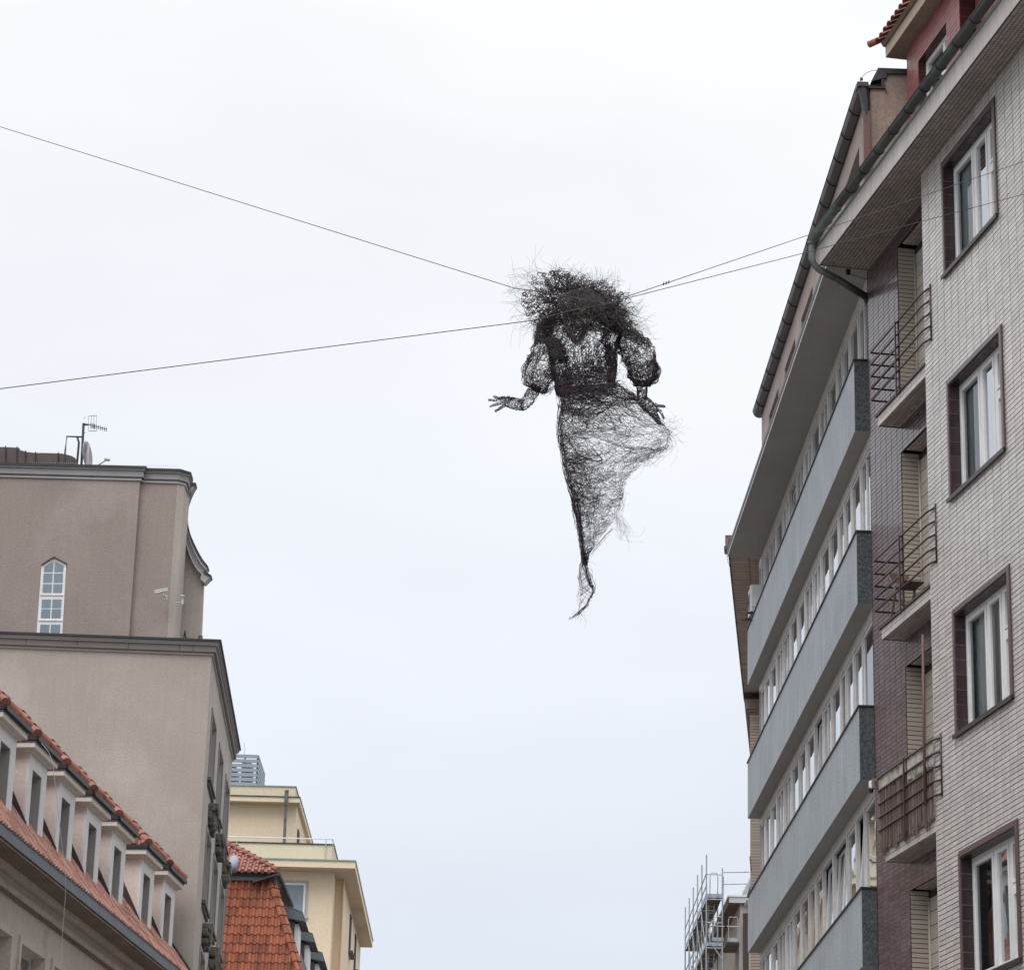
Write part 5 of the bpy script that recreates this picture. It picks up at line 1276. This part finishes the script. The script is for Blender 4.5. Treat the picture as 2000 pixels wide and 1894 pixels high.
tube_wires(Wl, a2((1480, 880, 20), (1520, 960, 32), (1500, 1040, 28), (1450, 1060, 15)), 40, (60, 150), .3, (.0007, .0013), .9)
line_wires(Wl, a2((1190, 870), (1230, 950), (1280, 1030), (1310, 1060)), 8, 5, (.0006, .001))
line_wires(Wl, a2((1270, 960), (1255, 1040), (1300, 1060)), 4, 1, (.0006, .001))
Wl.build('sleeve', 'wire')
# hands : forearm, palm, five separate fingers each
def hand(forearm, palm, fingers, nf=60):
    W_ = Wires()
    tube_wires(W_, forearm, nf, (40, 120), .45, (.0010, .0020), .9, step=2.4)
    tube_wires(W_, palm, int(nf * 1.15), (30, 90), .5, (.0010, .0020), .6, step=2.2, jit=.3)
    for f_ in fingers:
        tube_wires(W_, f_, 17, (18, 50), .35, (.0010, .0017), .9, step=1.8, jit=.15)
        line_wires(W_, [p[:2] for p in f_], 5, .6, (.0011, .0019), 0, .004, .4)
    W_.build('hand', 'wire')
hand(a2((590, 1080, 42), (555, 1140, 48), (525, 1190, 44), (490, 1225, 44), (455, 1240, 40)), a2((490, 1235, 44), (440, 1225, 46), (390, 1215, 44), (345, 1210, 34)),
     [a2((350, 1185, 14), (300, 1180, 11), (270, 1172, 9), (250, 1160, 7)), a2((350, 1195, 14), (300, 1192, 11), (250, 1196, 9), (212, 1191, 7)), a2((345, 1212, 14), (300, 1220, 11), (260, 1232, 9), (224, 1245, 7)),
      a2((350, 1228, 13), (320, 1245, 11), (290, 1268, 10), (265, 1283, 9)), a2((410, 1190, 13), (370, 1172, 11), (330, 1172, 9), (300, 1176, 7))], 46)
hand(a2((1402, 1040, 46), (1402, 1110, 40), (1402, 1170, 36), (1405, 1200, 38)), a2((1405, 1190, 40), (1440, 1225, 46), (1475, 1260, 46), (1500, 1300, 38)),
     [a2((1500, 1225, 13), (1530, 1240, 11), (1560, 1240, 10), (1582, 1245, 8)), a2((1515, 1265, 12), (1545, 1280, 10), (1558, 1310, 9), (1572, 1338, 7)), a2((1505, 1290, 12), (1525, 1320, 10), (1535, 1350, 9), (1545, 1375, 7)),
      a2((1490, 1300, 12), (1510, 1330, 10), (1525, 1360, 9), (1552, 1385, 7)), a2((1470, 1290, 13), (1490, 1325, 11), (1515, 1358, 9), (1538, 1384, 7))], 52)
# skirt : two layers of netting between a left and a right edge
LE = a2((745, 1100), (775, 1180), (770, 1300), (765, 1450), (770, 1520), (800, 1620)) + b2((802, 180), (830, 300), (862, 420), (890, 560), (915, 680), (935, 800), (942, 900), (950, 965))
RE = a2((1215, 1060), (1330, 1160), (1420, 1240), (1560, 1370), (1640, 1450), (1600, 1570)) + b2((1400, 190), (1292, 290), (1258, 420), (1238, 520), (1170, 640), (1050, 790), (995, 880), (980, 965))
LEa, RE_a = np.array(LE), np.array(RE)
uu = np.linspace(0, 1, len(LE)); 
def skp(u, v):   # u across, v down (0..1)
    lx, ly = np.interp(v, uu, LEa[:, 0]), np.interp(v, uu, LEa[:, 1]); rx, ry = np.interp(v, uu, RE_a[:, 0]), np.interp(v, uu, RE_a[:, 1])
    return lx + (rx - lx) * u, ly + (ry - ly) * u, np.hypot(rx - lx, ry - ly)
Wk = Wires()
def skirt_walk(n, v0, v1, ln, curl, r, u0_=0, u1_=1, ang=None):
    for _ in range(n):
        v = sr.uniform(v0, v1); u = sr.uniform(u0_, u1_); m = int(sr.uniform(*ln) / 3.2); th = sr.uniform(0, 6.28) if ang is None else sr.choice([0, math.pi]) + sr.normal(ang, .4)
        w = 0; U, V_ = [], []
        for k in range(m):
            U.append(u); V_.append(v); wd = float(skp(u, v)[2])
            u += 3.2 * math.cos(th) / max(wd, 14); v += 3.2 * math.sin(th) / 520
            w = w * .8 + sr.normal(0, curl * .4); th += w
            if u < 0 or u > 1: th = math.pi - th; u = min(max(u, 0), 1)
            if v < 0 or v > 1: th = -th; v = min(max(v, 0), 1)
        U, V_ = np.array(U), np.array(V_); x, y, wd = skp(U, V_)
        lay = sr.choice([-1, 1]); dep = lay * np.sin(np.pi * np.clip(U, 0, 1)) * wd * .22 * PXM + .035 * np.sin(U * 22 + V_ * 9)
        Wk.add(at_np(x + sr.normal(0, .35, m), y + sr.normal(0, .35, m), dep), sr.uniform(*r))
skirt_walk(260, 0, .22, (60, 200), .4, (.0009, .0018), ang=.3)
skirt_walk(170, .1, .5, (60, 220), .6, (.0006, .0012), ang=.7)
skirt_walk(145, .35, .72, (60, 200), .5, (.0006, .0012), 0, .9)
skirt_walk(60, .5, .85, (60, 160), .45, (.0006, .0012), 0, .8)
skirt_walk(90, .75, 1, (50, 120), .3, (.0006, .0013), ang=1.4)
skirt_walk(150, 0, .6, (80, 200), .3, (.0009, .0017), 0, .12, ang=1.57)
skirt_walk(110, .45, .75, (60, 140), .4, (.0009, .0016), .03, .35)
# dark edge and folds
line_wires(Wk, LE, 36, 2.4, (.0011, .0022), 0, .03, 1.6)
line_wires(Wk, LE[7:], 20, 1.4, (.0012, .0024), 0, .02, 1.2)
line_wires(Wk, b2((900, 420), (915, 560), (935, 700), (950, 820), (962, 930)), 16, 2.0, (.0012, .0024), 0, .02, 1.2)
line_wires(Wk, a2((790, 1420), (850, 1530), (900, 1600), (960, 1640)) + b2((1030, 158), (1080, 165), (1098, 150), (1060, 100), (1000, 40)), 14, 1.2, (.0010, .0020), -.1, .01, 1.0)
line_wires(Wk, a2((780, 1240), (880, 1310), (1000, 1320), (1120, 1270), (1240, 1180)), 34, 4, (.0010, .0019), -.1)
line_wires(Wk, a2((800, 1180), (900, 1200), (1040, 1180), (1180, 1130)), 36, 5, (.0010, .0019), -.1)
line_wires(Wk, a2((780, 1200), (860, 1270), (960, 1290), (1060, 1270)), 30, 4, (.0010, .0019), -.1)
line_wires(Wk, a2((1200, 1060), (1300, 1130), (1380, 1200), (1450, 1290), (1560, 1380)), 46, 4, (.0010, .0020), -.02)
line_wires(Wk, a2((1180, 1160), (1290, 1260), (1400, 1370), (1560, 1410)), 18, 5, (.0008, .0015))
line_wires(Wk, a2((880, 1310), (1080, 1420), (1300, 1470), (1500, 1440)), 22, 9, (.0007, .0013), -.05)
line_wires(Wk, a2((860, 1380), (1050, 1480), (1250, 1570), (1440, 1590), (1600, 1570)), 24, 8, (.0007, .0013), -.05)
line_wires(Wk, a2((820, 1400), (960, 1500), (1080, 1640)) + b2((1180, 60), (1290, 130)), 18, 7, (.0007, .0013), .05)
line_wires(Wk, b2((1240, 130), (1300, 80), (1400, 70), (1500, 70), (1640, 40)), 12, 4, (.0007, .0012))
line_wires(Wk, b2((820, 60), (900, 130), (1020, 260), (1160, 330), (1250, 400)), 22, 8, (.0007, .0013))
line_wires(Wk, b2((960, 300), (1050, 420), (1000, 600), (1000, 760), (980, 880)), 16, 5, (.0007, .0013))
line_wires(Wk, b2((1180, 690), (1100, 760), (1020, 850), (970, 930)), 12, 2, (.0008, .0015))
line_wires(Wk, b2((1240, 300), (1262, 440), (1245, 520), (1190, 640)), 12, 3, (.0007, .0014))
# trailing end, a twisted loop of net
line_wires(Wk, b2((895, 560), (935, 780), (955, 900), (972, 1010), (1002, 1105), (1026, 1142), (1018, 1190)), 34, 2.2, (.0009, .0018), 0, .02, 1.4)
line_wires(Wk, b2((930, 800), (945, 900), (930, 980), (925, 1060), (936, 1140), (915, 1240)), 14, 2.2, (.0007, .0014), 0, .02, 1.4)
line_wires(Wk, b2((945, 920), (925, 1020), (935, 1140), (915, 1240), (910, 1320)), 7, 1.2, (.0007, .0013))
line_wires(Wk, b2((965, 930), (975, 1030), (1000, 1110), (1030, 1140), (1020, 1190), (985, 1240), (980, 1270), (940, 1310), (900, 1345), (832, 1380)), 26, 1.3, (.0009, .0018), 0, .01, 1.0)
line_wires(Wk, b2((970, 940), (1010, 1010), (1020, 1070), (1038, 1130), (1035, 1180)), 8, 1.5, (.0007, .0013))
line_wires(Wk, b2((832, 1380), (880, 1360), (930, 1320), (970, 1285)), 10, 1.0, (.0008, .0014))
for _ in range(90):
    v = sr.uniform(0, 1); ya = 930 + v * 380; xa = np.interp(ya, [930, 1020, 1140, 1240, 1320], [945, 925, 935, 915, 908]); xb = np.interp(ya, [930, 1030, 1110, 1140, 1240, 1320], [968, 985, 1000, 1028, 985, 930])
    t = np.linspace(0, 1, 9); dy = sr.choice([-1, 1]) * 60 * t; P_ = np.array(b2(*[(xa + (xb - xa) * q, ya + w_) for q, w_ in zip(t, dy)]))
    Wk.add(at_np(P_[:, 0] + sr.normal(0, .3, 9), P_[:, 1], np.zeros(9)), sr.uniform(.0007, .0011))
# wisps and torn net
def wisp(p0, p1, bend, r=.0007):
    t = np.linspace(0, 1, 16); x = p0[0] + (p1[0] - p0[0]) * t; y = p0[1] + (p1[1] - p0[1]) * t; nx_, ny_ = -(p1[1] - p0[1]), p1[0] - p0[0]
    s_ = bend * np.sin(np.pi * t * sr.uniform(.8, 1.6)); Wk.add(at_np(x + nx_ * s_, y + ny_ * s_, sr.normal(0, .02) + np.zeros(16)), r, .0004)
for _ in range(40):
    p = a2((sr.uniform(1480, 1640), sr.uniform(1350, 1480)))[0]; q = a2((sr.uniform(1600, 1760), sr.uniform(1300, 1560)))[0]; wisp(p, q, sr.normal(0, .22), sr.uniform(.0005, .0009))
for _ in range(22):
    p = a2((sr.uniform(1550, 1640), sr.uniform(1400, 1480)))[0]; q = a2((sr.uniform(1420, 1600), sr.uniform(1540, 1720)))[0]; wisp(p, q, sr.normal(-.15, .12), sr.uniform(.0005, .0009))
for _ in range(60):
    p = b2((sr.uniform(1250, 1560), sr.uniform(20, 150)))[0]; q = b2((sr.uniform(1300, 1530), sr.uniform(100, 240)))[0]; wisp(p, q, sr.normal(0, .3), sr.uniform(.0005, .0008))
for _ in range(40):
    p = b2((sr.uniform(1180, 1260), sr.uniform(560, 660)))[0]; q = b2((sr.uniform(1190, 1340), sr.uniform(660, 790)))[0]; wisp(p, q, sr.normal(0, .12), sr.uniform(.0004, .0006))
wisp(b2((1240, 580))[0], b2((1330, 740))[0], .05); wisp(b2((1320, 740))[0], b2((1436, 665))[0], .25); wisp(b2((1200, 740))[0], b2((1420, 795))[0], .06); wisp(b2((1180, 690))[0], b2((1325, 840))[0], -.2)
for _ in range(26):
    v = sr.uniform(.5, 1); x, y, _w = skp(0 if sr.rand() < .5 else 1, v); wisp((float(x), float(y)), (float(x) + sr.choice([-1, 1]) * sr.uniform(6, 16), float(y) + sr.uniform(-4, 14)), sr.normal(0, .3), .0005)
for _ in range(12):
    p = b2((sr.uniform(880, 960), sr.uniform(1290, 1360)))[0]; wisp(p, (p[0] + sr.uniform(-12, 12), p[1] + sr.uniform(10, 26)), sr.normal(0, .2), .0005)
Wk.build('skirt', 'wire')

# support cables
def cable(pts, lab, clamps=()):
    P = [at(x, y, Y) for x, y, Y in pts]
    Q = []
    for a_, b_ in zip(P, P[1:]):
        for k in range(12):
            t = k / 12; q = a_.lerp(b_, t); Q.append(q)
    Q.append(P[-1])
    mb = MB().tube([q - P[0] for q in Q], .0030, 6)
    o = mb.build('support_cable', 'cable', None, smooth=True); o.location = P[0]
    tag(o, lab, 'cable', 'steel cables holding the wire figure')
    for x, y, Y in clamps:
        c_ = at(x, y, Y) - P[0]
        MB().box(c_.x - .005, c_.x + .005, c_.y - .006, c_.y + .006, c_.z - .009, c_.z + .004).tube([c_, c_ + Vector((.003, 0, .014))], .0028, 5).build('clamp', 'cap', o)
cable([(1215, 586, 17.85), (1190, 594, 17.7), (1060, 570, 17.72), (1005, 563, 17.9), (10, 251, 21), (-700, 28, 23.2)], 'support cable leaving the wire hair towards the upper left', ())
cable([(1190, 594, 17.7), (1125, 604, 17.66), (1065, 620, 17.7), (1040, 626, 17.85), (10, 758, 16.2), (-700, 849, 15)], 'lower support cable running left just below the wire hair', ())
cable([(1190, 594, 17.7), (1222, 580, 17.9), (1575, 460.5, 21), (1990, 319, 25), (2400, 179, 29)], 'upper of the two support cables on the right, with small clamps', [(1296, 554.5, 18.6), (1301, 553, 18.6), (1306, 551, 18.6)])
cable([(1190, 594, 17.7), (1222, 583, 17.9), (1560, 497, 20), (1990, 382, 22.5), (2400, 272, 25)], 'lower of the two support cables running right in front of the tiled wall', ())
